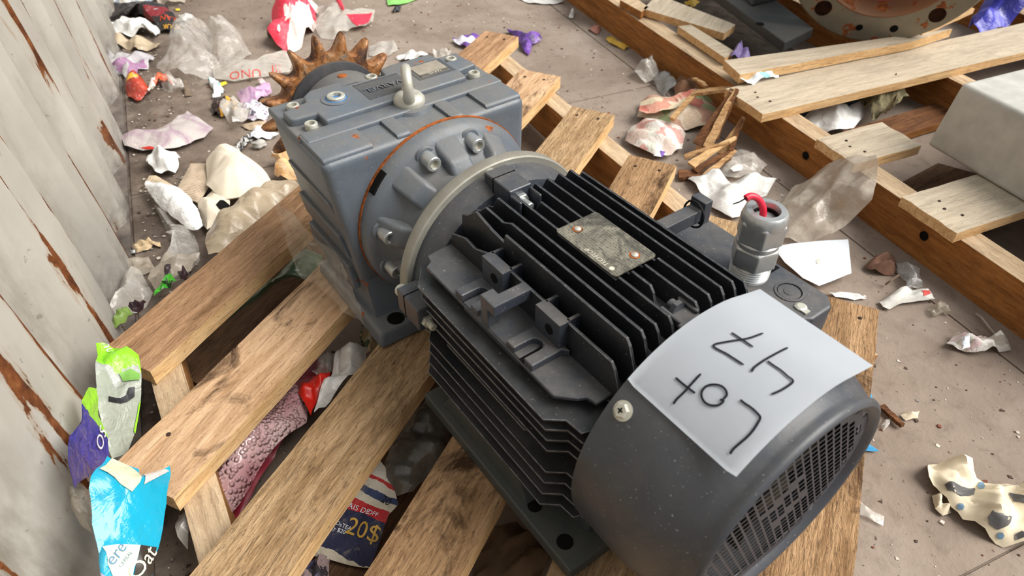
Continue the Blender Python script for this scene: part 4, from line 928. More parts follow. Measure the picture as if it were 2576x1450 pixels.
# ------------------------------------------------------------------ litter
def tri(x): return abs((x % 2.0)-1.0)*2-1
class Sheet:
    """a thin crumpled sheet; outline measured on the plane it lies on, relief in real height"""
    def __init__(s, pts, z=0.004, dome=0.01, cr=0.004, seed=0, freq=22, folds=3, zmin=0.0015, foldamp=1.0, jag=0.0, curl=0.0, facet=0.6):
        s.P = []
        for p in pts: s.P.append(at(p[0], p[1], p[2] if len(p) > 2 else z))
        s.c = sum(s.P, Vector())/len(s.P); s.dome = dome; s.cr = cr; s.seed = seed; s.freq = freq; s.zmin = zmin; s.curl = curl; s.facet = facet
        r = random.Random(seed*7+1); s.F = [(r.uniform(0, pi), r.uniform(0.6, 1.6), r.uniform(0, 9), r.uniform(0.4, 1)*foldamp) for _ in range(folds)]
        s.off = Vector((seed*5.3, seed*2.1, seed*0.7))
        # boundary by angle
        B = []; n = len(s.P); rj = random.Random(seed+99)
        for i in range(n):
            a = s.P[i]; b = s.P[(i+1) % n]; k = max(2, int((b-a).length/0.008))
            for j in range(k):
                q = a.lerp(b, j/k)
                if j and jag: q = q+(q-s.c).normalized()*jag*(rj.random()-0.6)
                B.append(q)
        s.B = B
        xs = [p.x for p in B]; ys = [p.y for p in B]; s.bb = (min(xs), max(xs), min(ys), max(ys)); s.size = max(s.bb[1]-s.bb[0], s.bb[3]-s.bb[2])
    def relief(s, x, y, r):
        p = Vector((x, y, 0))*s.freq+s.off
        w = Vector((noise.noise(p*0.35), noise.noise(p*0.35+Vector((7, 3, 1))), 0))
        d = noise.voronoi(p*0.9+w*0.5, distance_metric='DISTANCE')[0]      # creased facets: planes meeting in sharp lines
        h = s.cr*((d[1]-d[0])*1.5+(d[0]-0.4)*0.8+(noise.noise(p*2.1)*0.35+0.0)*s.facet)
        for (a, f, ph, am) in s.F: h += s.cr*0.8*am*tri(((x-s.c.x)*cos(a)+(y-s.c.y)*sin(a))*f/s.size*5+ph+w.x*0.5)
        h += s.dome*(1-r*r)*(0.8+0.4*noise.noise(Vector((x, y, 0))*7+s.off)) + s.curl*max(0, r-0.6)**2*6*(0.5+0.5*sin(3*atan2(y-s.c.y, x-s.c.x)+s.seed))
        return h
    def build(s, name, mat, thick=0.0005, smooth=50, parent=None):
        bm = bmesh.new(); uvl = bm.loops.layers.uv.new('UVMap'); n = len(s.B); nr = max(6, min(22, int(s.size/0.008)+4)); rings = []
        cen = bm.verts.new((s.c.x, s.c.y, max(s.zmin, s.c.z+s.relief(s.c.x, s.c.y, 0))))
        for k in range(1, nr+1):
            f = k/nr; row = []
            for q in s.B:
                p = s.c.lerp(q, f); row.append(bm.verts.new((p.x, p.y, max(s.zmin+0.0004*noise.noise(p*60), p.z+s.relief(p.x, p.y, f)))))
            rings.append(row)
        for i in range(n): bm.faces.new((cen, rings[0][i], rings[0][(i+1) % n]))
        for A, Bq in zip(rings[:-1], rings[1:]):
            for i in range(n): bm.faces.new((A[i], Bq[i], Bq[(i+1) % n], A[(i+1) % n]))
        bm.normal_update()
        if sum(f.normal.z*f.calc_area() for f in bm.faces) < 0: bmesh.ops.reverse_faces(bm, faces=bm.faces)
        if thick: bmesh.ops.solidify(bm, geom=bm.faces[:], thickness=thick)
        x0, x1, y0, y1 = s.bb
        for f in bm.faces:
            for l in f.loops: l[uvl].uv = ((l.vert.co.x-x0)/(x1-x0), (l.vert.co.y-y0)/(y1-y0))
        zb = min(v.co.z for v in bm.verts); s.org = Vector((s.c.x, s.c.y, zb))
        bmesh.ops.translate(bm, verts=bm.verts, vec=-s.org)
        s.bvh = BVHTree.FromBMesh(bm)
        me = bpy.data.meshes.new(name); bm.to_mesh(me); bm.free(); o = obj(name, me, mat, parent, smooth); o.location = s.org; s.o = o
        return o
    def height(s, x, y):
        v = Vector((x-s.c.x, y-s.c.y, 0)); a = atan2(v.y, v.x); best = None
        for q in s.B:
            d = abs(((atan2(q.y-s.c.y, q.x-s.c.x)-a+pi) % (2*pi))-pi)
            if best is None or d < best[0]: best = (d, q)
        q = best[1]; Rb = hypot(q.x-s.c.x, q.y-s.c.y); f = min(1, v.length/max(Rb, 1e-6))
        return max(s.zmin, s.c.z+(q.z-s.c.z)*f+s.relief(x, y, f))
    def hit(s, px, py):
        """the point of the sheet seen at a place of the photo (pulled inward if that place is just off its rim), with its normal"""
        cx, cy = proj(s.c)
        for k in range(12):
            f = k*0.06; h = s.bvh.ray_cast(EYE-s.org, ray(px+(cx-px)*f, py+(cy-py)*f).normalized())
            if h[0] is not None: return h[0]+s.org, (h[1] if h[1].dot(EYE-s.org-h[0]) > 0 else -h[1])
        return at(px, py, s.c.z), Vector((0, 0, 1))
    def drop(s, p, n, off):
        h = s.bvh.ray_cast(p+n*0.04-s.org, -n, 0.08)
        return (h[0]+s.org if h[0] is not None else p)+n*off
    def frame(s, px, py, rad=14):
        c, n = s.hit(px, py); N_ = Vector(n)
        for dx, dy in ((rad, 0), (-rad, 0), (0, rad), (0, -rad)): N_ += s.hit(px+dx, py+dy)[1]
        return c, N_.normalized()
    def letters(s, txt, size, pxy, ang, mat, off=0.0008, name='printed_letters', z=None, bold=0.0):
        vs, fs = text_data(txt, size); c, n = s.frame(*pxy); d = Vector((cos(ang), sin(ang), 0)); X = (d-n*d.dot(n)).normalized(); Y = n.cross(X)
        bm = bmesh.new(); bv = [bm.verts.new(s.drop(c+X*v.x+Y*v.y, n, off)) for v in vs]
        for f in fs:
            try: bm.faces.new([bv[i] for i in f])
            except ValueError: pass
        bmesh.ops.translate(bm, verts=bm.verts, vec=-s.org)
        return obj(name, bm, mat, s.o)
    def patch(s, pts, mat, off=0.0007, name='printed_patch'):
        """a printed or torn patch lying on the sheet, following its relief"""
        bm = bmesh.new(); H = [s.hit(x, y) for x, y in pts]; P = [h[0] for h in H]; nn = sum((h[1] for h in H), Vector()).normalized()
        c = sum(P, Vector())/len(P); rings = []; n = len(P)*3; B = []
        for i in range(len(P)):
            for j in range(3): B.append(P[i].lerp(P[(i+1) % len(P)], j/3))
        cv = bm.verts.new(s.drop(c, nn, off))
        for k in range(1, 8): rings.append([bm.verts.new(s.drop(c.lerp(q, k/7), nn, off)) for q in B])
        for i in range(n): bm.faces.new((cv, rings[0][i], rings[0][(i+1) % n]))
        for A, Bq in zip(rings[:-1], rings[1:]):
            for i in range(n): bm.faces.new((A[i], Bq[i], Bq[(i+1) % n], A[(i+1) % n]))
        bm.normal_update()
        if sum(f.normal.dot(nn) for f in bm.faces) < 0: bmesh.ops.reverse_faces(bm, faces=bm.faces)
        bmesh.ops.translate(bm, verts=bm.verts, vec=-s.org)
        return obj(name, bm, mat, s.o, 'all')
def sheet(name, label, cat, pts, mat, group=None, thick=0.0005, smooth=50, **kw):
    s = Sheet(pts, **kw); o = s.build(name, mat, thick, smooth); tag(o, label, cat, group); return s
def lump(name, label, cat, px, py, r, mat, seed=0, sq=(1, 0.8, 0.6), z=None, rz=0.0, rough=0.25, sub=3, group=None):
    bm = bmesh.new(); bmesh.ops.create_icosphere(bm, subdivisions=sub, radius=1.0)
    for v in bm.verts:
        n = v.co.normalized(); d = 1+rough*noise.noise(n*1.6+Vector((seed, 0, 0)))+rough*0.5*noise.noise(n*4+Vector((0, seed, 0)))
        v.co = Vector((n.x*sq[0], n.y*sq[1], n.z*sq[2]))*r*d
    zb = min(v.co.z for v in bm.verts); bmesh.ops.translate(bm, verts=bm.verts, vec=(0, 0, -zb))
    zz = 0.001 if z is None else z; p = at(px, py, zz+r*sq[2]*0.8); o = obj(name, bm, mat, None, 'all'); o.location = (p.x, p.y, zz); o.rotation_euler = (0, 0, rz); tag(o, label, cat, group); return o

# litter materials
F = {}
F['clear'] = film('clear_film', (232, 228, 220), 0.16, 0.12, 0.15)
F['milky'] = film('milky_film', (222, 216, 206), 0.34, 0.22, 0.25)
F['dirty'] = film('dirty_film', (196, 184, 166), 0.42, 0.32, 0.4, (150, 130, 108))
F['tan'] = film('tan_film', (200, 182, 154), 0.72, 0.35, 0.5, (150, 118, 82))
F['white'] = film('white_film', (228, 227, 223), 0.82, 0.45, 0.2)
F['grey'] = film('grey_film', (150, 148, 144), 0.45, 0.3, 0.4, (120, 112, 100))
F['darkbag'] = film('dark_bag', (104, 100, 92), 0.62, 0.36, 0.4, (120, 112, 98))
F['green'] = film('green_film', (90, 130, 100), 0.55, 0.25, 0.3, (80, 100, 84))
def bubble():
    m = Mt('bubble_wrap'); v = m.coord('Object'); d = m.voro(v, 165)
    n = m.noise(v, 10, 3, 0.6); b = m.mask(d, 0.62, 0.25)
    m.set('Base Color', m.mix(m.mask(n, 0.4, 0.65), G((222, 190, 188)), G((184, 132, 138)))); m.set('Roughness', 0.2); m.set('Specular IOR Level', 0.8)
    m.set('Alpha', 0.66); m.bump(b, 0.9, 0.004); return m.m
F['bubble'] = bubble()
F['foam'] = plain('torn_foam', (232, 230, 226), 0.9, 0.1, 0.10, 70, bmp=0.6)
F['cloth'] = plain('cream_cloth', (226, 214, 194), 0.9, 0.1, 0.10, 14, bmp=0.3)
F['card'] = plain('tan_card', (182, 162, 138), 0.85, 0.2, 0.14, 60, bmp=0.3)
def corr():
    m = Mt('corrugated_card'); v = m.coord('Object', (1, 1, 1), False, (0, 0, 0.3)); s = m.sep(v); w = m.math('SINE', m.math('MULTIPLY', s[1], 1500.0)); n = m.noise(v, 60, 3)
    m.set('Base Color', m.mix(m.math('MULTIPLY', m.mask(w, 0.2, 0.9), m.mask(n, 0.4, 0.6)), G((196, 176, 152)), G((130, 108, 86)))); m.set('Roughness', 0.9); m.bump(w, 0.4, 0.002); return m.m
F['corr'] = corr()
F['ink_orange'] = plain('print_orange', (214, 74, 36), 0.4, bmp=0); F['ink_yellow'] = plain('print_yellow', (224, 170, 60), 0.4, bmp=0); F['ink_red'] = plain('print_red', (206, 84, 76), 0.4, bmp=0)
F['ink_white'] = plain('print_white', (226, 226, 232), 0.5, bmp=0); F['ink_dark'] = plain('print_dark', (36, 34, 38), 0.5, bmp=0); F['ink_gold'] = plain('print_gold', (196, 156, 66), 0.5, 0.4, 0.15, 90, bmp=0)
F['ink_cream'] = plain('print_cream', (232, 230, 200), 0.5, bmp=0); F['ink_blue'] = plain('print_blue', (92, 132, 160), 0.5, bmp=0)
F['foil'] = plain('foil', (200, 200, 198), 0.25, 0.8, 0.2, 60, 0.7)
PI = pi
# ---- top left heap
sheet('crisp_packet', 'torn black and red snack packet lying by the wall at top left', 'packet', [(262, 18), (300, 12), (355, 10), (420, 14), (432, 40), (468, 62), (445, 76), (408, 76), (400, 62), (365, 48), (330, 40), (300, 50), (264, 52)],
      banded('packet_black', [(0.0, (34, 30, 32)), (0.30, (120, 22, 30)), (0.52, (36, 32, 33)), (0.9, (44, 40, 40))], 0, 0.05, 0.3, rot=0.5), dome=0.03, cr=0.008, seed=2, folds=4)
pk1 = sheet('packet_flap', 'dark packet flap with orange letters beside the white torn lining', 'packet', [(388, 34), (436, 36), (466, 60), (444, 76), (404, 76), (384, 52)], plain('packet_dark', (42, 38, 38), 0.35, 0.5, 0.2, 60), z=0.012, dome=0.012, cr=0.006, seed=4)
pk1.letters('RAN', 0.024, (424, 44), PI+0.1, F['ink_orange']); pk1.letters('SOUR', 0.018, (432, 66), PI+0.12, F['ink_yellow'])
pk1.patch([(358, 12), (392, 14), (402, 26), (370, 24)], plain('packet_label', (176, 180, 180), 0.5), 0.012)
sheet('packet_lining', 'white crumpled torn packet lining under the black snack packet', 'paper', [(270, 64), (310, 52), (345, 52), (385, 66), (403, 74), (394, 94), (372, 84), (330, 92), (285, 84)], F['white'], z=0.01, dome=0.018, cr=0.008, seed=5, folds=4)
sheet('plastic_scrap', 'dirty grey plastic sheet crumpled below the white packet lining', 'plastic', [(272, 88), (320, 100), (360, 100), (410, 112), (396, 124), (350, 130), (310, 118), (280, 108)], F['tan'], z=0.006, dome=0.012, cr=0.007, seed=6)
sheet('plastic_scrap', 'crumpled pale scraps at the top edge above the snack packet', 'plastic', [(258, -12), (330, -14), (400, -10), (368, 14), (320, 16), (268, 14)], printed('scrap_mix', [(226, 224, 216), (150, 160, 176), (204, 196, 180)], 9), z=0.006, dome=0.02, cr=0.012, seed=7)
sheet('plastic_scrap', 'crumpled beige plastic at the top edge right of the packet', 'plastic', [(372, -12), (480, -14), (464, 6), (430, 14), (400, 8)], F['dirty'], z=0.006, dome=0.02, cr=0.012, seed=8)
sheet('paper_shred', 'small white toothed strip right of the black packet', 'paper', [(450, 40), (472, 36), (488, 40), (482, 48), (460, 52)], F['white'], z=0.005, dome=0.006, cr=0.003, seed=9)
sheet('clear_bag', 'large clear crinkled plastic bag puffed up near the wall', 'bag', [(432, 110), (452, 78), (486, 54), (520, 62), (534, 90), (532, 128), (560, 178), (520, 196), (470, 200), (420, 190), (395, 176), (418, 148)], F['clear'], z=0.006, dome=0.065, cr=0.012, seed=10, folds=5, freq=26)
sheet('clear_bag', 'clear crinkled plastic bag behind the puffed one, further from wall', 'bag', [(520, 62), (548, 50), (572, 58), (600, 86), (622, 120), (636, 146), (590, 160), (545, 160), (532, 110)], F['clear'], z=0.006, dome=0.05, cr=0.010, seed=11, folds=5, freq=26)
rl = sheet('plastic_sleeve', 'milky flattened plastic sleeve with red lettering behind the sprocket', 'plastic', [(532, 168), (600, 158), (690, 150), (725, 130), (735, 160), (728, 182), (650, 196), (590, 204), (540, 200)], F['milky'], z=0.008, dome=0.026, cr=0.003, seed=12, folds=1)
rl.letters('UNO', 0.034, (616, 184), PI+0.22, F['ink_red']); rl.letters('III', 0.034, (695, 172), PI+0.2, F['ink_red'])
sheet('plastic_scrap', 'crumpled clear plastic with purple print against the wall base', 'plastic', [(262, 134), (300, 146), (345, 142), (388, 146), (372, 170), (350, 180), (330, 200), (300, 186), (270, 172)], printed('clear_purple', [(190, 186, 186), (200, 196, 200), (168, 120, 160)], 3, alpha=0.62), z=0.006, dome=0.02, cr=0.010, seed=13, folds=4)
w_ = sheet('sweet_wrapper', 'glossy dark red foil wrapper with yellow zigzag edge', 'wrapper', [(318, 202), (350, 190), (358, 206), (376, 220), (372, 244), (348, 256), (324, 248), (316, 226)], printed('red_foil', [(122, 26, 16), (150, 40, 22), (176, 60, 30)], 3, 0.18, 0.1, spec=0.8, mode='LINEAR'), z=0.006, dome=0.026, cr=0.008, seed=14, folds=3)
w_.patch([(316, 198), (346, 189), (349, 195), (318, 206)], F['ink_yellow'], 0.001, 'zigzag_edge')
sheet('wrapper_strip', 'orange and white bent wrapper strip below the puffed clear bag', 'wrapper', [(384, 204), (400, 190), (420, 194), (438, 216), (420, 208), (402, 202), (376, 232), (370, 228)], printed('orange_strip', [(206, 84, 40), (222, 216, 206), (200, 70, 40)], 3), z=0.012, dome=0.012, cr=0.006, seed=15)
sheet('plastic_scrap', 'clear crumpled plastic tail right of the red foil wrapper', 'plastic', [(400, 200), (430, 196), (462, 214), (470, 230), (440, 236), (410, 222)], F['clear'], z=0.006, dome=0.02, cr=0.012, seed=16)
sheet('leaf_scrap', 'small brown curled scrap below the clear bag', 'scrap', [(456, 206), (470, 204), (484, 240), (466, 244)], plain('brown_scrap', (112, 96, 80), 0.8), z=0.003, dome=0.006, cr=0.003, seed=17)
sheet('plastic_scrap', 'teal and white twisted plastic beside a yellow bit', 'plastic', [(524, 206), (540, 200), (556, 216), (564, 228), (556, 244), (536, 248), (548, 232), (532, 222)], printed('teal_white', [(206, 212, 210), (150, 182, 178), (224, 226, 224)], 3), z=0.005, dome=0.012, cr=0.006, seed=18)
sheet('yellow_scrap', 'small flat yellow paper bit beside the lettered sleeve', 'scrap', [(548, 212), (568, 204), (572, 210), (556, 218)], plain('yellow_paper', (232, 204, 60), 0.5), z=0.003, dome=0.002, cr=0.001, seed=19)
sheet('yellow_scrap', 'tiny yellow bit on the floor above the clear bag', 'scrap', [(441, 22), (452, 21), (453, 26), (443, 27)], plain('yellow_paper2', (226, 196, 60), 0.5), z=0.003, dome=0.001, cr=0.0005, seed=20)
sheet('wrapper_heap', 'pink and lilac torn wrapper left of the sprocket', 'wrapper', [(598, 246), (622, 232), (645, 226), (680, 214), (684, 232), (660, 250), (628, 262), (606, 258)], printed('lilac', [(176, 142, 176), (198, 164, 190), (160, 120, 152)], 4), z=0.014, dome=0.020, cr=0.008, seed=21)
sheet('wrapper_heap', 'dark and yellow printed wrapper edge under the clear scraps', 'wrapper', [(538, 250), (570, 246), (600, 262), (590, 290), (556, 296), (532, 286)], printed('dark_yellow', [(42, 28, 26), (60, 36, 30), (216, 160, 40)], 4), z=0.004, dome=0.012, cr=0.006, seed=22)
sheet('plastic_scrap', 'crumpled clear film over the dark wrapper left of sprocket', 'plastic', [(556, 262), (590, 252), (620, 266), (632, 290), (612, 316), (590, 322), (570, 296), (556, 282)], F['milky'], z=0.014, dome=0.02, cr=0.010, seed=23, folds=4)
sheet('foil_scrap', 'white and grey striped foil shreds touching the sprocket teeth', 'foil', [(612, 272), (640, 262), (668, 270), (684, 282), (676, 296), (650, 306), (626, 304), (606, 290)], printed('foil_stripes', [(222, 220, 226), (96, 96, 112), (206, 190, 206), (230, 230, 232)], 9, aniso=(1, 3, 1)), z=0.010, dome=0.02, cr=0.010, seed=24)
sheet('pink_scrap', 'pale pink square bit above the lilac wrapper', 'scrap', [(648, 200), (660, 197), (668, 206), (656, 212)], plain('pink_bit', (222, 190, 190), 0.6), z=0.012, dome=0.003, cr=0.001, seed=25)
sheet('card_scrap', 'brown torn card piece under the sprocket at left', 'card', [(606, 316), (640, 306), (668, 300), (672, 322), (648, 330), (620, 326)], F['card'], z=0.003, dome=0.005, cr=0.002, seed=26)
sheet('paper_scrap', 'white folded paper scrap beside the lower sprocket teeth', 'paper', [(628, 350), (640, 326), (656, 318), (664, 330), (702, 338), (690, 346), (660, 350)], M['paper'], z=0.006, dome=0.014, cr=0.004, seed=27)
sheet('foil_scrap', 'crumpled black and silver foil left of the white scrap', 'foil', [(590, 374), (612, 362), (626, 340), (640, 346), (628, 366), (610, 384)], printed('black_foil', [(40, 40, 42), (180, 178, 174), (30, 30, 30)], 10, 0.3), z=0.004, dome=0.012, cr=0.008, seed=28)
lump('crumpled_wad', 'small grey crumpled paper wad under the white scrap', 'paper', 652, 366, 0.016, plain('grey_wad', (176, 174, 168), 0.8), 3, (1, 0.6, 0.5), rz=0.5, rough=0.5)
sheet('plastic_pouch', 'flat dusty pouch with faded pink print and red corner', 'pouch', [(304, 346), (340, 342), (400, 326), (440, 300), (470, 276), (500, 300), (536, 320), (515, 345), (480, 360), (440, 376), (400, 382), (360, 380), (315, 370)],
      printed('pouch_print', [(186, 168, 168), (194, 184, 180), (172, 148, 160), (200, 192, 188)], 2.2, 0.35, 0.35, mode='LINEAR', alpha=0.88), z=0.010, dome=0.022, cr=0.005, seed=29, folds=3).patch([(354, 372), (376, 368), (394, 372), (388, 381), (366, 379)], plain('pouch_red', (196, 44, 30), 0.4), 0.0009, 'red_corner')
sheet('foam_lump', 'round white torn foam lump on the floor near the wall', 'foam', [(370, 414), (380, 392), (408, 383), (436, 388), (456, 402), (450, 424), (428, 438), (396, 438)], F['foam'], z=0.012, dome=0.030, cr=0.010, seed=130, folds=2, jag=0.004)
sheet('card_piece', 'tan corrugated card standing between white foam and cream cloth', 'card', [(440, 484), (480, 412), (520, 412), (526, 470), (500, 512), (470, 500)], F['corr'], z=0.020, dome=0.010, cr=0.001, seed=31, folds=0)
sheet('foam_block', 'long white torn foam block lying with a tan end', 'foam', [(366, 470), (378, 450), (394, 447), (420, 458), (452, 478), (484, 506), (500, 530), (510, 566), (498, 588), (470, 576), (430, 546), (392, 512)], banded('foam_tan', [(0.0, (232, 231, 228)), (0.80, (190, 172, 146))], 1, 0.03, 0.95, 0.1, rot=0.4, dirt=0.1), z=0.030, dome=0.030, cr=0.008, seed=131, folds=2, jag=0.003)
sheet('cream_cloth', 'cream padded cloth sheet spread over litter behind the first board', 'cloth', [(520, 404), (540, 378), (566, 374), (600, 384), (640, 410), (672, 440), (690, 464), (660, 470), (612, 496), (560, 500), (520, 470)], F['cloth'], z=0.030, dome=0.040, cr=0.005, seed=32, folds=1, thick=0.003)
sheet('foam_sheet', 'torn white foam sheet with a hole beside the cream cloth', 'foam', [(500, 512), (520, 490), (545, 484), (580, 500), (578, 530), (550, 560), (520, 576), (502, 550)], F['cloth'], z=0.020, dome=0.025, cr=0.006, seed=33, thick=0.002).patch([(542, 516), (552, 505), (562, 506), (578, 520), (562, 534), (550, 526)], M['hole'], 0.0022, 'torn_hole')
sheet('tan_plastic', 'brown dirty translucent plastic draped behind the first deck board', 'plastic', [(514, 600), (516, 578), (560, 545), (600, 512), (640, 488), (690, 458), (740, 456), (762, 478), (700, 530), (640, 580), (560, 640), (524, 640)], F['tan'], z=0.050, dome=0.035, cr=0.007, seed=34, folds=4)
sheet('cream_cloth', 'orange stained cream cloth wedged beside the gearbox and sprocket', 'cloth', [(682, 396), (705, 388), (736, 384), (748, 420), (752, 456), (716, 452), (690, 440), (712, 420)], printed('stained_cloth', [(226, 208, 180), (214, 176, 128), (200, 150, 96)], 3, 0.9, mode='LINEAR'), z=0.020, dome=0.020, cr=0.008, seed=35)
sheet('clear_drape', 'torn clear film hanging from the white foam block to the board', 'plastic', [(392, 526), (420, 534), (450, 570), (486, 586), (500, 620), (505, 660), (470, 700), (400, 720), (450, 640), (424, 590)], F['clear'], z=0.012, dome=0.022, cr=0.008, seed=36, folds=4)
sheet('tan_leaf', 'torn tan paper flake on the floor beside a shiny bit', 'paper', [(334, 622), (350, 606), (376, 600), (386, 612), (404, 612), (406, 624), (388, 618), (372, 630), (344, 636)], plain('tan_flake', (202, 178, 142), 0.85, 0.2, 0.15, 80), z=0.003, dome=0.006, cr=0.003, seed=37, jag=0.003)
sheet('foil_bit', 'tiny shiny silver bit beside the tan flake', 'foil', [(326, 632), (344, 628), (352, 634), (332, 640)], F['foil'], z=0.002, dome=0.002, cr=0.002, seed=38)
sheet('plastic_scrap', 'brownish clear film lying flat below the tan flake', 'plastic', [(312, 660), (340, 648), (376, 652), (392, 680), (360, 692), (322, 688)], F['dirty'], z=0.004, dome=0.008, cr=0.004, seed=39)
sheet('plastic_scrap', 'crumpled greenish clear plastic against the wall corner', 'plastic', [(262, 790), (292, 738), (330, 690), (362, 700), (388, 744), (350, 770), (310, 796), (278, 808)], F['milky'], z=0.012, dome=0.030, cr=0.010, seed=40, folds=5)
sheet('plastic_scrap', 'brown film pressed against the first deck board edge', 'plastic', [(372, 702), (420, 640), (470, 650), (505, 640), (480, 680), (440, 710), (400, 744)], F['dirty'], z=0.030, dome=0.018, cr=0.008, seed=41)
sheet('green_wrapper', 'bright green and black wrapper behind the first board', 'wrapper', [(386, 744), (410, 712), (430, 690), (444, 706), (428, 724), (404, 742)], printed('green_print', [(60, 170, 40), (80, 190, 50), (30, 60, 26)], 3, 0.35, 0.1), z=0.060, dome=0.010, cr=0.006, seed=42)
sheet('dark_wrapper', 'dark maroon wrapper folds above the green wrapper', 'wrapper', [(412, 672), (430, 668), (432, 694), (418, 704)], plain('maroon_wrap', (58, 40, 44), 0.4), z=0.055, dome=0.006, cr=0.004, seed=43)
sheet('dark_wrapper', 'dark maroon wrapper scrap touching the first board edge', 'wrapper', [(448, 690), (464, 674), (474, 690), (456, 708)], bpy.data.materials['maroon_wrap'], z=0.060, dome=0.006, cr=0.004, seed=44)
sheet('dark_wrapper', 'dark maroon wrapper by the end of the green scrap', 'wrapper', [(322, 770), (346, 762), (368, 760), (360, 776), (334, 786)], bpy.data.materials['maroon_wrap'], z=0.05, dome=0.008, cr=0.005, seed=45)
sheet('green_scrap', 'dull green plastic piece beside the near end of the first board', 'plastic', [(284, 816), (300, 784), (320, 776), (334, 790), (316, 812), (290, 826)], plain('dull_green', (122, 148, 72), 0.4, 0.5), z=0.075, dome=0.014, cr=0.005, seed=46)
sheet('blue_scrap', 'dark blue wrapper crumpled between wall and first board end', 'wrapper', [(232, 858), (240, 838), (266, 826), (292, 824), (284, 846), (256, 866)], printed('blue_dark', [(40, 38, 110), (54, 56, 140), (130, 170, 120)], 3), z=0.060, dome=0.016, cr=0.008, seed=47)
# ---- bags at the near end of the pallet
gbag = sheet('green_bag', 'lime green and clear bag with black mark hung over board end', 'bag', [(246, 872, 0.15), (262, 864, 0.15), (300, 872, 0.145), (352, 900, 0.14), (358, 960, 0.135), (356, 1010, 0.12), (344, 1080, 0.105), (322, 1130, 0.10), (285, 1158, 0.11), (272, 1130, 0.12), (258, 1050, 0.14), (240, 980, 0.16), (242, 920, 0.16)],
      banded('green_clear', [(0.0, (176, 182, 168)), (0.60, (184, 188, 180)), (0.74, (136, 206, 36)), (0.98, (150, 214, 60))], 1, 0.10, 0.18, alphas=[0.72, 0.75, 1, 1], dirt=0.2), dome=0.014, cr=0.006, seed=50, folds=4, zmin=0.03)
gbag.patch([(271, 999), (302, 1004), (302, 1017), (271, 1012)], F['ink_dark'], 0.002, 'black_mark'); gbag.patch([(300, 1004), (316, 996), (322, 977), (338, 975), (337, 1000), (320, 1012), (300, 1017)], F['ink_dark'], 0.002, 'black_mark')
gbag.patch([(300, 942), (330, 930), (356, 940), (352, 958), (330, 960), (310, 962)], plain('green_window', (120, 170, 80), 0.3), 0.0024, 'green_window')
gbag.patch([(346, 1020), (355, 1010), (352, 1060), (338, 1092), (334, 1084)], plain('lime_edge', (140, 208, 40), 0.3), 0.0024, 'lime_edge')
gbag.letters('nu', 0.016, (268, 880), PI-0.5, F['ink_white'], 0.0024)
bb = sheet('blue_bag', 'dark blue and lime packet standing against the white wall', 'packet', [(204, 1048, 0.22), (210, 1010, 0.22), (228, 980, 0.21), (246, 984, 0.195), (252, 1010, 0.19), (250, 1050, 0.18), (274, 1100, 0.16), (272, 1140, 0.155), (250, 1180, 0.165), (192, 1232, 0.20), (176, 1160, 0.225), (172, 1094, 0.235)],
      banded('blue_lime', [(0.0, (46, 46, 120)), (0.3, (54, 52, 140)), (0.68, (146, 208, 52)), (1.0, (150, 210, 60))], 1, 0.03, 0.25, dirt=0.25), dome=0.020, cr=0.008, seed=51, folds=3, zmin=0.004)
bb.letters('SO', 0.022, (248, 1102), -PI/2+0.15, F['ink_white'], 0.0024)
ob = sheet('cereal_bag', 'cyan cereal bag with Oat lettering standing at the lower left', 'bag', [(268, 1146, 0.20), (300, 1166, 0.19), (350, 1182, 0.17), (352, 1200, 0.17), (424, 1166, 0.155), (424, 1200, 0.15), (420, 1270, 0.145), (412, 1330, 0.14), (394, 1400, 0.135), (380, 1480, 0.13), (262, 1480, 0.16), (254, 1400, 0.17), (232, 1320, 0.19), (224, 1230, 0.21), (242, 1180, 0.21)],
      banded('cereal_print', [(0.0, (150, 150, 170)), (0.06, (30, 158, 190)), (0.93, (38, 166, 198))], 1, 0.03, 0.18, spec=0.6, dirt=0.1, crink=0.3), dome=0.020, cr=0.0045, seed=52, folds=4, freq=14, zmin=0.03, facet=0.3)
ob.patch([(254, 1160), (276, 1148), (330, 1174), (352, 1186), (350, 1216), (330, 1240), (300, 1220), (248, 1182)], plain('cream_window', (212, 216, 186), 0.2, 0.7), 0.0016, 'clear_top', )
ob.patch([(362, 1186), (424, 1164), (424, 1188), (390, 1206), (360, 1222)], plain('clear_corner', (206, 200, 196), 0.2, 0.7), 0.0016, 'clear_corner')
ob.patch([(256, 1376), (300, 1370), (352, 1372), (346, 1400), (336, 1430), (328, 1470), (290, 1470), (270, 1420)], F['ink_cream'], 0.0012, 'label_panel')
ob.patch([(352, 1372), (392, 1378), (386, 1410), (374, 1470), (330, 1470), (340, 1420)], plain('dark_panel', (56, 48, 42), 0.4), 0.0018, 'dark_panel')
ob.letters('Oat', 0.021, (360, 1416), PI*0.36, F['ink_cream'], 0.0032)
ob.letters('ere', 0.017, (290, 1394), PI*0.36, F['ink_blue'], 0.0022); ob.letters('CEREAL', 0.0052, (314, 1408), PI*0.36, F['ink_blue'], 0.0022)
sheet('plastic_scrap', 'dusty beige film between wall base and the cyan bag', 'plastic', [(180, 1250), (205, 1226), (230, 1240), (236, 1300), (240, 1350), (210, 1330), (180, 1280)], F['dirty'], z=0.15, dome=0.02, cr=0.008, seed=53)
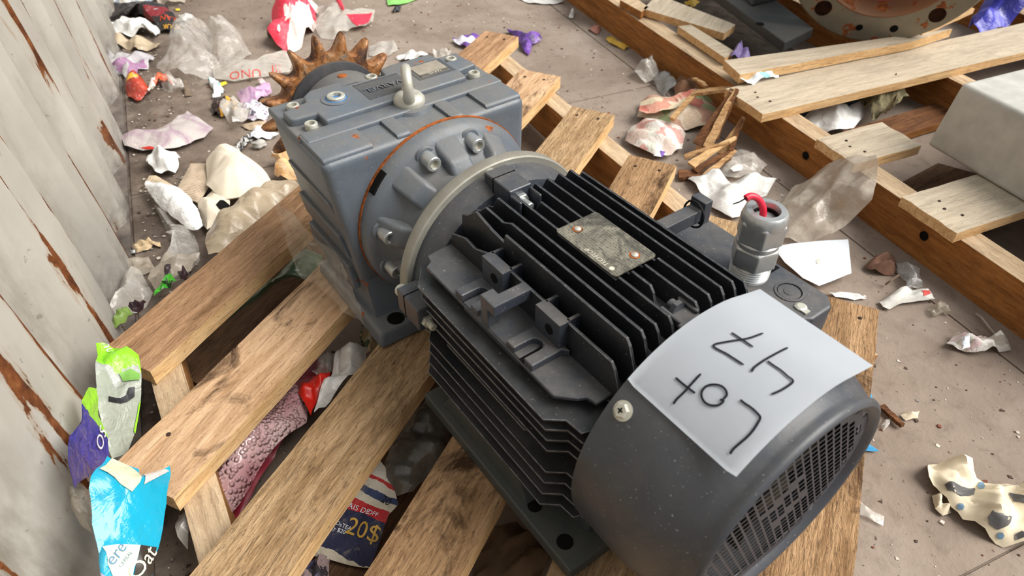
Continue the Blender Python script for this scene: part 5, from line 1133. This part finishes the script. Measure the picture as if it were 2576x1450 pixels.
# ---- between the boards
sheet('green_film', 'dark green translucent film in the gap behind the stained board', 'plastic', [(540, 820), (600, 770), (660, 720), (720, 672), (770, 628), (810, 640), (815, 690), (760, 700), (690, 716), (620, 770), (560, 822)], F['green'], z=0.045, dome=0.012, cr=0.006, seed=54)
sheet('red_scrap', 'small red wrapper scrap peeking under the first deck board', 'wrapper', [(470, 872), (494, 846), (520, 838), (510, 858), (486, 872)], plain('red_wrap', (178, 28, 36), 0.35), z=0.06, dome=0.008, cr=0.004, seed=55)
sheet('bubble_wrap', 'pink tinted bubble wrap bulging between second and third boards', 'wrap', [(470, 1330), (500, 1250), (540, 1190), (600, 1100), (640, 1040), (690, 990), (740, 960), (775, 1020), (770, 1060), (720, 1110), (650, 1190), (580, 1290), (520, 1380)], F['bubble'], z=0.055, dome=0.030, cr=0.006, seed=56, folds=2)
sheet('bubble_wrap', 'loose milky bubble wrap edge at the near end of second board', 'wrap', [(444, 1320), (470, 1262), (520, 1230), (552, 1190), (560, 1224), (540, 1262), (560, 1310), (520, 1300), (490, 1310), (470, 1380), (452, 1360)], F['milky'], z=0.072, dome=0.015, cr=0.008, seed=57)
sheet('red_wrapper', 'bright red plastic wrapper between the second and third boards', 'wrapper', [(750, 990), (790, 950), (830, 935), (826, 970), (800, 1010), (782, 1046), (762, 1010)], plain('bright_red', (214, 38, 26), 0.35, 0.5), z=0.062, dome=0.010, cr=0.005, seed=58)
sheet('red_wrapper', 'deep red sheet lying low under the bubble wrap', 'wrapper', [(530, 1270), (600, 1100), (700, 960), (800, 900), (840, 940), (700, 1140), (590, 1320)], plain('deep_red', (128, 30, 44), 0.4), z=0.03, dome=0.006, cr=0.006, seed=59)
sheet('white_plastic', 'torn white plastic sheet sticking up near the gearbox foot', 'plastic', [(790, 1040), (820, 980), (846, 900), (862, 864), (896, 870), (924, 884), (918, 920), (880, 960), (830, 1010)], F['white'], z=0.070, dome=0.012, cr=0.010, seed=60, folds=5)
sheet('clear_scrap', 'clear plastic cup piece in the dark gap by the second board', 'plastic', [(786, 940), (806, 900), (840, 890), (852, 920), (826, 950)], F['clear'], z=0.05, dome=0.02, cr=0.006, seed=61)
sheet('green_leaf_card', 'printed green and cream card under the gearbox foot', 'card', [(905, 850), (908, 810), (940, 830), (962, 860), (950, 885), (915, 890)], printed('leafy', [(196, 180, 140), (60, 84, 50), (206, 196, 176)], 3), z=0.05, dome=0.004, cr=0.003, seed=62)
lf = sheet('leaflet', 'crumpled navy and red leaflet offering 20$ between boards', 'leaflet', [(786, 1400, 0.03), (812, 1340, 0.045), (850, 1268, 0.05), (884, 1210, 0.055), (925, 1160, 0.06), (956, 1158, 0.06), (985, 1200, 0.055), (1002, 1270, 0.05), (978, 1300, 0.045), (960, 1350, 0.04), (930, 1430, 0.03), (880, 1424, 0.025)],
      banded('leaflet_print', [(0.0, (196, 188, 168)), (0.21, (42, 44, 70)), (0.60, (176, 40, 44)), (0.72, (200, 192, 172)), (0.80, (54, 66, 100)), (0.86, (204, 196, 180)), (0.94, (180, 50, 50)), (0.97, (208, 200, 186))], 1, 0.015, 0.65, spec=0.3, rot=0.30, crink=0.4, dirt=0.3), dome=0.004, cr=0.003, seed=63, folds=3, zmin=0.01, facet=0.2)
LA = -0.33
lf.letters('20$', 0.027, (913, 1336), LA, F['ink_gold'], 0.0016, z=0.055); lf.letters('only $20', 0.0066, (846, 1332), LA-0.05, F['ink_white'], 0.0016, z=0.05); lf.letters('DAVIDsTEA', 0.0066, (850, 1318), LA-0.05, F['ink_white'], 0.0016, z=0.05)
lf.letters('RABAIS DE', 0.0095, (886, 1276), LA, F['ink_white'], 0.0016, z=0.055); lf.letters('OFF', 0.008, (938, 1294), LA, F['ink_white'], 0.0016, z=0.052); lf.letters('20', 0.013, (972, 1262), LA-0.2, F['ink_dark'], 0.0016, z=0.05)
sheet('dark_bag', 'dark grey plastic bag filling the gap under the motor feet', 'bag', [(960, 1190), (990, 1120), (1030, 1050), (1070, 1010), (1112, 1030), (1130, 1080), (1125, 1140), (1080, 1200), (1040, 1240), (1000, 1250)], F['darkbag'], z=0.05, dome=0.020, cr=0.010, seed=64, folds=4)
sheet('brown_paper', 'crumpled brown paper on the floor below the motor foot rail', 'paper', [(1180, 1480), (1210, 1390), (1240, 1330), (1300, 1320), (1370, 1345), (1380, 1400), (1350, 1480)], plain('brown_paper_m', (112, 92, 72), 0.85, 0.2, 0.15, 20), z=0.012, dome=0.02, cr=0.007, seed=65)
sheet('black_card', 'black printed card with tiny gold text lying under the leaflet', 'card', [(780, 1480), (850, 1400), (930, 1420), (930, 1490)], plain('black_card_m', (38, 32, 28), 0.5), z=0.01, dome=0.003, cr=0.002, seed=66)
sheet('lilac_scrap', 'grey lilac crumpled wrapper at the bottom edge beside third board', 'wrapper', [(740, 1470), (770, 1420), (800, 1400), (834, 1404), (826, 1450), (800, 1480)], printed('lilac_scrap_m', [(90, 84, 110), (150, 130, 130), (60, 56, 62)], 3), z=0.025, dome=0.015, cr=0.008, seed=67)
# clear film clinging to the gearbox flank and rail
def drape(name, label, cat, P, mat, nu=10, nv=14, amp=0.005, seed=0):
    """a hanging film spanned between four points in space"""
    a, b, c, d = [Vector(p) for p in P]; bm = bmesh.new(); nrm = (b-a).cross(d-a).normalized(); g = []
    for i in range(nu+1):
        row = []
        for j in range(nv+1):
            u, v = i/nu, j/nv; p = a.lerp(b, u).lerp(d.lerp(c, u), v); q = Vector((u*5, v*7, seed))
            e = 0.006*noise.noise(q*1.3+Vector((4, 4, 4))) if (i in (0, nu) or j in (0, nv)) else 0
            row.append(bm.verts.new(p+nrm*(amp*noise.noise(q)+amp*0.5*noise.noise(q*2.4))+(b-a).normalized()*e))
        g.append(row)
    for i in range(nu):
        for j in range(nv): bm.faces.new((g[i][j], g[i+1][j], g[i+1][j+1], g[i][j+1]))
    bm.normal_update(); o = obj(name, bm, mat, None, 'all'); c0 = (a+b+c+d)/4
    o.data.transform(Matrix.Translation(-c0)); o.location = c0; tag(o, label, cat); return o
gmw = lambda t, ds, dh: gm_m @ P3(t, ds, dh)
drape('clear_drape', 'clear dusty film clinging to the left flank of the gearbox', 'plastic', [gmw(0.83, -0.170, -0.01), gmw(0.66, -0.152, -0.015), gmw(0.625, -0.150, -0.105), gmw(0.80, -0.172, -0.12)], F['clear'], amp=0.006, seed=4)
# ---- behind the gearbox, top middle
sheet('red_white_bag', 'red and white crumpled shopping bag at the top behind sprocket', 'bag', [(672, 90), (690, 56), (720, 44), (738, 16), (765, 0), (800, 20), (796, 60), (780, 92), (760, 118), (730, 130), (700, 124), (680, 110)], printed('red_white', [(222, 46, 72), (230, 214, 206), (224, 60, 84), (226, 216, 210)], 3.6, 0.45, 0.1), z=0.006, dome=0.07, cr=0.014, seed=70, folds=4)
sheet('red_white_bag', 'milky bag with a red corner right of the red white bag', 'bag', [(800, 20), (826, 8), (850, 4), (868, 34), (904, 34), (944, 30), (938, 60), (910, 76), (880, 76), (840, 98), (806, 92), (786, 70)], F['milky'], z=0.006, dome=0.035, cr=0.010, seed=71, folds=4).patch([(870, 36), (904, 36), (942, 31), (936, 58), (916, 74), (890, 60)], plain('red_corner_m', (222, 52, 74), 0.45), 0.0012, 'red_corner')
sheet('red_scrap', 'narrow red plastic fold above the milky bag', 'plastic', [(842, 4), (856, -4), (868, 24), (866, 34), (856, 26)], bpy.data.materials['red_corner_m'], z=0.030, dome=0.014, cr=0.006, seed=72)
sheet('white_film', 'flat whitish film scrap right of the sprocket teeth', 'plastic', [(930, 118), (960, 106), (990, 102), (1002, 124), (984, 140), (950, 146), (928, 140)], F['milky'], z=0.003, dome=0.006, cr=0.003, seed=73)
sheet('paper_bits', 'shredded white bits just behind the gearbox top edge', 'paper', [(996, 146), (1040, 134), (1078, 134), (1060, 152), (1020, 160)], F['white'], z=0.003, dome=0.012, cr=0.008, seed=74, jag=0.006)
sheet('paper_bits', 'scattered pale film beside the purple wrapper', 'paper', [(1080, 134), (1110, 126), (1136, 128), (1130, 146), (1098, 148)], F['milky'], z=0.003, dome=0.010, cr=0.006, seed=75, jag=0.006)
sheet('green_card', 'bright light green card strip at the top edge', 'card', [(976, 14), (972, -6), (1040, -20), (1056, -4), (1010, 12)], plain('light_green', (142, 210, 112), 0.6), z=0.004, dome=0.004, cr=0.002, seed=76)
sheet('dark_bit', 'small dark crumpled bit below the green card', 'scrap', [(986, 28), (1000, 18), (1010, 18), (1006, 28), (992, 32)], plain('dark_bit_m', (52, 54, 58), 0.6), z=0.003, dome=0.006, cr=0.004, seed=77)
sheet('purple_wrapper', 'purple and white wrapper left of the topmost board end', 'wrapper', [(1138, 100), (1160, 94), (1196, 88), (1214, 92), (1200, 116), (1176, 120), (1150, 112)], banded('purple_white', [(0.0, (92, 52, 130)), (0.2, (220, 218, 226)), (0.55, (104, 60, 150))], 1, 0.03), z=0.008, dome=0.016, cr=0.004, seed=78)
sheet('purple_wrapper', 'torn purple wrapper right of the topmost board end', 'wrapper', [(1274, 78), (1290, 76), (1312, 88), (1334, 100), (1358, 94), (1364, 100), (1340, 114), (1330, 138), (1312, 124), (1306, 104)], printed('purple_torn', [(92, 50, 138), (112, 68, 162), (70, 40, 108)], 5, 0.5), z=0.006, dome=0.016, cr=0.008, seed=79)
# ---- floor between the pallets
NPm = printed('newsprint', [(206, 190, 166), (190, 150, 128), (200, 180, 156), (150, 164, 120), (184, 110, 96), (210, 196, 176)], 5, 0.85, 0.3, (150, 124, 100))
sheet('newspaper', 'faded colour newspaper sheet crumpled beside the broken pallet', 'newspaper', [(1602, 292), (1614, 258), (1660, 250), (1710, 246), (1760, 232), (1800, 250), (1810, 290), (1776, 320), (1720, 324), (1660, 310)], NPm, z=0.012, dome=0.030, cr=0.006, seed=80, folds=3)
sheet('newspaper', 'folded red and cream newspaper strip on top of the stack', 'newspaper', [(1606, 282), (1612, 256), (1660, 250), (1720, 246), (1750, 226), (1766, 226), (1740, 254), (1700, 274), (1650, 284)], printed('newsprint_red', [(206, 190, 160), (180, 104, 88), (196, 140, 120), (210, 196, 170)], 4, 0.85), z=0.036, dome=0.012, cr=0.004, seed=81)
sheet('newspaper', 'rounded newspaper page in front of the newspaper stack', 'newspaper', [(1572, 352), (1588, 320), (1620, 304), (1660, 306), (1706, 322), (1724, 340), (1716, 372), (1690, 388), (1650, 396), (1600, 372)], printed('newsprint_pale', [(206, 200, 190), (196, 178, 166), (212, 206, 198), (196, 150, 140), (200, 200, 186)], 6, 0.85), z=0.014, dome=0.030, cr=0.004, seed=82, folds=2)
sheet('purple_tag', 'small white and purple torn label by the newspaper page', 'label', [(1644, 392), (1660, 378), (1674, 382), (1666, 396)], banded('white_purple', [(0.0, (226, 224, 232)), (0.55, (110, 70, 160))], 0, 0.02), z=0.02, dome=0.003, cr=0.001, seed=83)
sheet('plastic_scrap', 'crumpled grey clear plastic beside the broken pallet stringer', 'plastic', [(1584, 186), (1610, 168), (1640, 164), (1660, 180), (1650, 202), (1616, 206)], F['milky'], z=0.006, dome=0.030, cr=0.010, seed=84, folds=4)
sheet('plastic_scrap', 'grey torn plastic folds between stringer and newspapers', 'plastic', [(1640, 210), (1664, 184), (1690, 196), (1700, 226), (1670, 240)], F['grey'], z=0.006, dome=0.030, cr=0.010, seed=85)
sheet('brown_paper', 'brown crumpled paper heap against the broken pallet stringer', 'paper', [(1690, 216), (1720, 190), (1760, 200), (1800, 216), (1790, 240), (1740, 246), (1700, 244)], plain('brown_crumple', (138, 104, 80), 0.85, 0.2, 0.2, 30), z=0.010, dome=0.030, cr=0.010, seed=86)
sheet('yellow_wrapper', 'yellow wrapper edge tucked under the long stringer', 'wrapper', [(1524, 100), (1540, 112), (1570, 124), (1584, 118), (1560, 108), (1536, 90)], plain('yellow_wrap', (208, 168, 60), 0.5), z=0.004, dome=0.008, cr=0.004, seed=87)
sheet('pink_scrap', 'pinkish torn scrap under the long stringer near the top', 'scrap', [(1482, 76), (1496, 64), (1512, 72), (1504, 88)], plain('pinkish', (176, 124, 108), 0.7), z=0.004, dome=0.008, cr=0.004, seed=88)
sheet('white_scrap', 'small white crumpled scrap by the top of the stringer', 'scrap', [(1430, 44), (1440, 24), (1448, 30), (1442, 46)], F['white'], z=0.004, dome=0.010, cr=0.004, seed=89)
sheet('clear_sheet', 'pale plastic sheet lying at the top edge beside the stringer', 'plastic', [(1296, -8), (1400, -14), (1418, 6), (1390, 12), (1330, 8)], F['white'], z=0.003, dome=0.004, cr=0.003, seed=90)
def splinters(name, label, cat, items, mats):
    """a frayed bundle of split wood: each split sliver a part"""
    P0 = at(*items[0][0][:2], 0.001); e = empty(name, (P0.x, P0.y, 0.001)); tag(e, label, cat); bpy.context.view_layer.update()
    for i, (a, b, w0, w1, t) in enumerate(items):
        o = obj('sliver', splinter_bm(at(*a), at(*b), w0, w1, t, i+5, 8, 0.002), mats[i % len(mats)]); part_world(o, e)
    return e
splinters('splintered_board', 'splintered brown end of a broken board hanging down by the pallet', 'wood',
  [((1764, 384, .02), (1846, 226, .105), .030, .014, .008), ((1780, 372, .03), (1852, 224, .11), .020, .008, .006), ((1796, 350, .04), (1856, 226, .11), .018, .008, .006), ((1750, 362, .03), (1838, 236, .10), .014, .006, .005), ((1818, 390, .02), (1872, 296, .07), .022, .008, .006), ((1826, 420, .01), (1866, 300, .07), .012, .006, .005)],
  [M['w_splitdark'], M['w_split'], M['w_splitdark']])
splinters('split_wood', 'pale split slat lying across the floor beside the newspapers', 'wood',
  [((1722, 396, .02), (1836, 358, .05), .012, .006, .006), ((1738, 416, .02), (1850, 346, .05), .020, .006, .006), ((1748, 432, .015), (1834, 384, .03), .018, .006, .006), ((1770, 450, .015), (1850, 380, .03), .016, .006, .005)],
  [M['w_split'], M['w_edge'], M['w_splitdark']])
splinters('split_stick', 'thin curved slat sticking out over the newspaper stack', 'wood', [((1690, 300, .04), (1750, 234, .06), .010, .014, .006), ((1744, 236, .06), (1850, 224, .09), .022, .016, .007), ((1746, 198, .05), (1776, 218, .06), .012, .010, .006)], [M['w_split']])
splinters('split_plank', 'dark brown slat flat on the floor under the split slat', 'wood', [((1706, 440, .008), (1790, 444, .008), .030, .016, .006)], [M['w_splitdark']])
sheet('white_bag', 'white crumpled plastic with printed code beside the cable gland', 'bag', [(1730, 452), (1760, 436), (1800, 444), (1850, 456), (1900, 450), (1950, 462), (1930, 486), (1880, 500), (1870, 540), (1840, 556), (1790, 520)], F['white'], z=0.008, dome=0.025, cr=0.008, seed=91, folds=4)
sheet('plastic_scrap', 'grey white crumpled film heap near the split slats', 'plastic', [(1800, 440), (1820, 404), (1860, 380), (1900, 396), (1930, 420), (1900, 446), (1850, 450)], F['milky'], z=0.006, dome=0.020, cr=0.008, seed=92)
sheet('white_chip', 'small oval white chip on the floor near the stringer', 'scrap', [(1836, 424), (1852, 414), (1868, 416), (1866, 428), (1846, 432)], F['foam'], z=0.022, dome=0.003, cr=0.0005, seed=93)
sheet('clear_bag', 'large dusty clear bag leaning on the broken pallet behind the gland', 'bag', [(1950, 530, .01), (1990, 480, .02), (2060, 430, .06), (2120, 396, .10), (2200, 400, .13), (2208, 450, .12), (2190, 510, .09), (2130, 560, .05), (2090, 600, .02), (2020, 614, .01), (1960, 600, .006)], film('dusty_bag', (206, 194, 178), 0.45, 0.28, 0.45, (170, 150, 126)), dome=0.018, cr=0.006, seed=94, folds=3)
cp = sheet('card_sheet', 'stiff white paper card lying on the floor right of the gland', 'paper', [(1944, 622), (1990, 614), (2060, 606), (2134, 602), (2142, 688), (2060, 720), (2020, 700), (1974, 660)], M['paper'], z=0.018, dome=0.002, cr=0.0008, seed=95, folds=2, freq=8, facet=0.1, thick=0.0006)
cp.patch([(2053, 655), (2058, 651), (2064, 655), (2064, 662), (2058, 666), (2053, 662)], plain('dot_grey', (190, 188, 178), 0.8), 0.0008, 'grey_dot')
sheet('white_strip', 'narrow white strip on the floor above the last board end', 'paper', [(2084, 738), (2110, 736), (2170, 744), (2180, 752), (2150, 754), (2100, 748)], F['white'], z=0.004, dome=0.004, cr=0.002, seed=96)
sheet('dead_leaf', 'curled brown leaf at the foot of the pallet stringer', 'leaf', [(2172, 672), (2200, 655), (2230, 652), (2256, 664), (2250, 690), (2210, 690), (2186, 684)], plain('leaf_brown', (124, 92, 76), 0.8, 0.2, 0.2), z=0.005, dome=0.018, cr=0.008, seed=97)
sheet('plastic_scrap', 'dull mauve plastic strip standing against the stringer', 'plastic', [(2246, 660), (2270, 664), (2300, 662), (2316, 700), (2320, 726), (2280, 726), (2264, 700)], F['grey'], z=0.010, dome=0.015, cr=0.006, seed=98)
tr = sheet('torn_receipt', 'torn white receipt with red edge beside the last board', 'receipt', [(2212, 758), (2250, 738), (2280, 724), (2316, 728), (2344, 744), (2350, 756), (2310, 760), (2270, 764), (2238, 778), (2220, 774)], plain('receipt', (214, 212, 204), 0.8, 0.2, 0.12, 50), z=0.006, dome=0.012, cr=0.005, seed=99)
tr.patch([(2316, 732), (2338, 732), (2340, 740), (2322, 746)], plain('receipt_red', (206, 74, 68), 0.6), 0.0012, 'red_edge')
sheet('white_scrap', 'crumpled whitish scrap between receipt and stringer', 'scrap', [(2332, 780), (2350, 764), (2372, 768), (2394, 794), (2370, 790), (2346, 798)], F['dirty'], z=0.004, dome=0.014, cr=0.006, seed=100)
sheet('white_scrap', 'pale crumpled paper cluster at far right below the stringer', 'scrap', [(2376, 870), (2400, 846), (2440, 850), (2480, 856), (2520, 850), (2544, 880), (2500, 886), (2450, 892), (2410, 880)], printed('pale_cluster', [(206, 200, 190), (220, 216, 208), (176, 164, 150), (212, 186, 186)], 6), z=0.005, dome=0.016, cr=0.009, seed=101)
sheet('white_strip', 'short bright white strip among the pale paper cluster', 'paper', [(2420, 848), (2438, 844), (2440, 874), (2420, 880)], M['paper'], z=0.026, dome=0.003, cr=0.002, seed=102)
bm = bmesh.new(); add_tube(bm, [at(2456, 790, .004), at(2470, 800, .01), at(2490, 826, .006), at(2520, 860, .004)], 0.0016, 6); o = obj('string', bm, plain('string_m', (176, 166, 150), 0.9)); tag(o, 'thin pale string beside the stringer at far right', 'string')
bm = bmesh.new(); add_tube(bm, [at(2228, 716, .004), at(2240, 706, .02), at(2262, 692, .03)], 0.0018, 6); o = obj('straw', bm, plain('straw_m', (150, 128, 110), 0.8)); tag(o, 'thin pale twig leaning by the mauve strip', 'twig')
# ---- right floor
fo = sheet('spotted_foil', 'cream crumpled foil sheet with grey patches and blue dots', 'foil', [(2324, 1190), (2340, 1164), (2380, 1160), (2430, 1176), (2460, 1200), (2500, 1222), (2550, 1232), (2600, 1230), (2640, 1300), (2600, 1372), (2530, 1372), (2470, 1340), (2420, 1310), (2390, 1280), (2360, 1240), (2344, 1226)],
      plain('cream_foil', (222, 208, 180), 0.55, 0.4, 0.10, 22, bmp=0.5), z=0.008, dome=0.018, cr=0.012, seed=103, folds=4, jag=0.004, freq=30)
gm_ = plain('grey_patch_m', (92, 90, 90), 0.5, 0.4, 0.15); bd_ = plain('blue_dot_m', (110, 140, 164), 0.5)
for pts in ([(2376, 1222), (2400, 1214), (2454, 1230), (2450, 1246), (2420, 1250), (2384, 1236)], [(2484, 1302), (2496, 1284), (2546, 1300), (2536, 1322), (2508, 1334), (2488, 1320)], [(2538, 1240), (2560, 1244), (2600, 1256), (2590, 1270), (2550, 1262)], [(2552, 1346), (2570, 1336), (2590, 1344), (2588, 1368), (2560, 1368)]):
    fo.patch(pts, gm_, 0.0011, 'grey_patch')
for (x, y) in ((2416, 1276), (2516, 1348), (2468, 1224)):
    fo.patch([(x-10, y), (x-4, y-9), (x+6, y-8), (x+10, y), (x+5, y+8), (x-5, y+8)], bd_, 0.0011, 'blue_dot')
sheet('cream_scrap', 'torn cream scrap under the left corner of the spotted foil', 'scrap', [(2344, 1248), (2360, 1244), (2372, 1272), (2394, 1290), (2370, 1300), (2350, 1284)], bpy.data.materials['cream_foil'], z=0.003, dome=0.008, cr=0.005, seed=104)
sheet('blue_scrap', 'bright blue film scrap by the paper corner on the floor', 'plastic', [(2140, 985), (2166, 982), (2190, 990), (2200, 1014), (2176, 1010), (2150, 1010)], plain('sky_blue', (66, 156, 208), 0.4, 0.5), z=0.004, dome=0.004, cr=0.002, seed=105)
sheet('blue_scrap', 'pointed blue film scrap beside the fan grille', 'plastic', [(2140, 1130), (2164, 1112), (2186, 1118), (2212, 1136), (2180, 1136)], bpy.data.materials['sky_blue'], z=0.004, dome=0.004, cr=0.002, seed=106)
bm = splinter_bm(at(2218, 1022, .006), at(2270, 1072, .008), 0.010, 0.006, 0.006, 3); o = obj('dark_stick', bm, M['w_splitdark']); tag(o, 'short dark stick on the floor right of the fan cover', 'stick')
sheet('white_scrap', 'cream chip of wood right of the dark stick', 'scrap', [(2264, 1046), (2280, 1038), (2312, 1036), (2310, 1052), (2280, 1058)], bpy.data.materials['cream_foil'], z=0.004, dome=0.006, cr=0.003, seed=107)
sheet('white_scrap', 'whitish torn bit left of the dark stick', 'scrap', [(2214, 1074), (2226, 1056), (2240, 1050), (2238, 1068), (2222, 1084)], F['milky'], z=0.003, dome=0.006, cr=0.003, seed=108)
sheet('clear_strip', 'milky plastic strip on the floor near the fan grille', 'plastic', [(2098, 1240), (2116, 1216), (2150, 1250), (2180, 1280), (2224, 1302), (2222, 1324), (2180, 1304), (2140, 1284)], F['milky'], z=0.004, dome=0.004, cr=0.002, seed=109)
sheet('white_bag', 'cream plastic bag corner at the bottom edge beside last board', 'bag', [(2030, 1470), (2044, 1420), (2056, 1384), (2070, 1380), (2084, 1420), (2100, 1440), (2136, 1414), (2130, 1460), (2110, 1490)], F['white'], z=0.010, dome=0.030, cr=0.010, seed=110, folds=4)
# ---- inside the broken pallet
sheet('white_bag', 'white plastic bag crumpled inside the broken pallet gap', 'bag', [(2010, 300), (2040, 282), (2100, 276), (2160, 268), (2190, 262), (2170, 300), (2140, 326), (2080, 330), (2040, 322)], F['white'], z=0.020, dome=0.030, cr=0.008, seed=111, folds=3)
sheet('dark_litter', 'dark mixed wrappers deep in the broken pallet gap', 'litter', [(1980, 280), (2040, 262), (2120, 240), (2180, 240), (2160, 270), (2080, 280), (2020, 298)], printed('dark_mix', [(52, 54, 64), (90, 60, 52), (60, 84, 100), (70, 72, 80)], 5), z=0.008, dome=0.012, cr=0.008, seed=112)
sheet('fibre_tangle', 'tangled greenish brown fibre clump hanging under the long board', 'fibre', [(2160, 230), (2190, 212), (2230, 210), (2270, 230), (2286, 250), (2260, 262), (2240, 280), (2200, 284), (2176, 262)], plain('fibre', (126, 118, 90), 0.9, 0.2, 0.35, 120, bmp=0.8), z=0.05, dome=0.03, cr=0.018, seed=113, folds=6, freq=60, jag=0.01)
sheet('green_white_wrap', 'white and green plastic tucked between the two long boards', 'plastic', [(1858, 208), (1890, 192), (1930, 180), (1956, 180), (1960, 192), (1920, 202), (1880, 214)], printed('white_green', [(206, 216, 222), (222, 228, 232), (130, 190, 190)], 3), z=0.108, dome=0.012, cr=0.006, seed=114)
sheet('green_scrap', 'lime green bit beside the white plastic between long boards', 'plastic', [(1886, 184), (1900, 178), (1912, 186), (1896, 194)], plain('lime_bit', (150, 220, 90), 0.4), z=0.112, dome=0.004, cr=0.002, seed=115)
sheet('purple_scrap', 'small purple wrapper peak by the machine foot', 'wrapper', [(1834, 146), (1848, 128), (1862, 112), (1876, 128), (1888, 144), (1860, 148)], plain('purple_grey', (124, 108, 158), 0.5), z=0.10, dome=0.02, cr=0.006, seed=116)
sheet('blue_tarp', 'bright blue plastic bag behind the long boards at top right', 'bag', [(2436, 72), (2446, 40), (2480, 10), (2510, -20), (2600, -30), (2620, 20), (2580, 44), (2530, 60), (2480, 70)], printed('blue_plastic', [(46, 44, 150), (62, 62, 176), (36, 34, 120)], 3, 0.25, 0.05, (90, 100, 190), mode='LINEAR'), z=0.11, dome=0.05, cr=0.016, seed=117, folds=4)
sheet('yellow_wrapper', 'yellow bit among splinters at the top of the broken pallet', 'wrapper', [(1720, 10), (1740, 0), (1760, 8), (1740, 20)], bpy.data.materials['yellow_wrap'], z=0.03, dome=0.01, cr=0.005, seed=118)
sheet('dark_litter', 'dark dusty rubbish lying inside the far part of the broken pallet', 'litter', [(1660, 20), (1760, -30), (1900, 60), (2010, 130), (1900, 190), (1760, 110)], plain('dark_rubbish', (74, 66, 58), 0.9, 0.2, 0.3, 30), z=0.004, dome=0.01, cr=0.006, seed=119)
# ---- crumbs and grit scattered on the floor (uncountable)
rnd = random.Random(5); bm = bmesh.new(); lay = bm.faces.layers.int.new('k')
def grit(x, y, z, s, mi):
    n = rnd.choice((3, 4, 5)); a0 = rnd.random()*6; h = s*rnd.uniform(0.1, 0.5); T_, B_ = [], []
    for i in range(n):
        a = a0+2*pi*i/n; r = s*rnd.uniform(0.5, 1); T_.append(bm.verts.new((x+r*cos(a), y+r*sin(a), z+h*rnd.uniform(0.6, 1)))); B_.append(bm.verts.new((x+r*1.1*cos(a), y+r*1.1*sin(a), z)))
    fs = [bm.faces.new(T_)]+[bm.faces.new((B_[i], B_[(i+1) % n], T_[(i+1) % n], T_[i])) for i in range(n)]
    for f in fs: f.material_index = mi
for _ in range(2600):
    al = rnd.uniform(0.0, 2.9); out = rnd.uniform(-0.19, 1.0); p = wpt(al, out)
    grit(p.x, p.y, 0.0004, rnd.choice((0.0012, 0.0016, 0.002, 0.003, 0.0042)), rnd.choice((0, 0, 0, 1, 1, 2, 3)))
for _ in range(500):
    al = rnd.uniform(0.3, 2.3); out = rnd.uniform(-0.215, -0.12); p = wpt(al, out); grit(p.x, p.y, 0.002, rnd.choice((0.002, 0.003, 0.004)), rnd.choice((0, 1, 3)))
o = obj('floor_grit', fixn(bm), [plain('grit_dark', (84, 68, 58), 0.9), plain('grit_pale', (206, 198, 184), 0.9), plain('grit_rust', (122, 74, 56), 0.9), plain('grit_grey', (146, 138, 130), 0.9)]); o['kind'] = 'stuff'; part_world(o, fl)
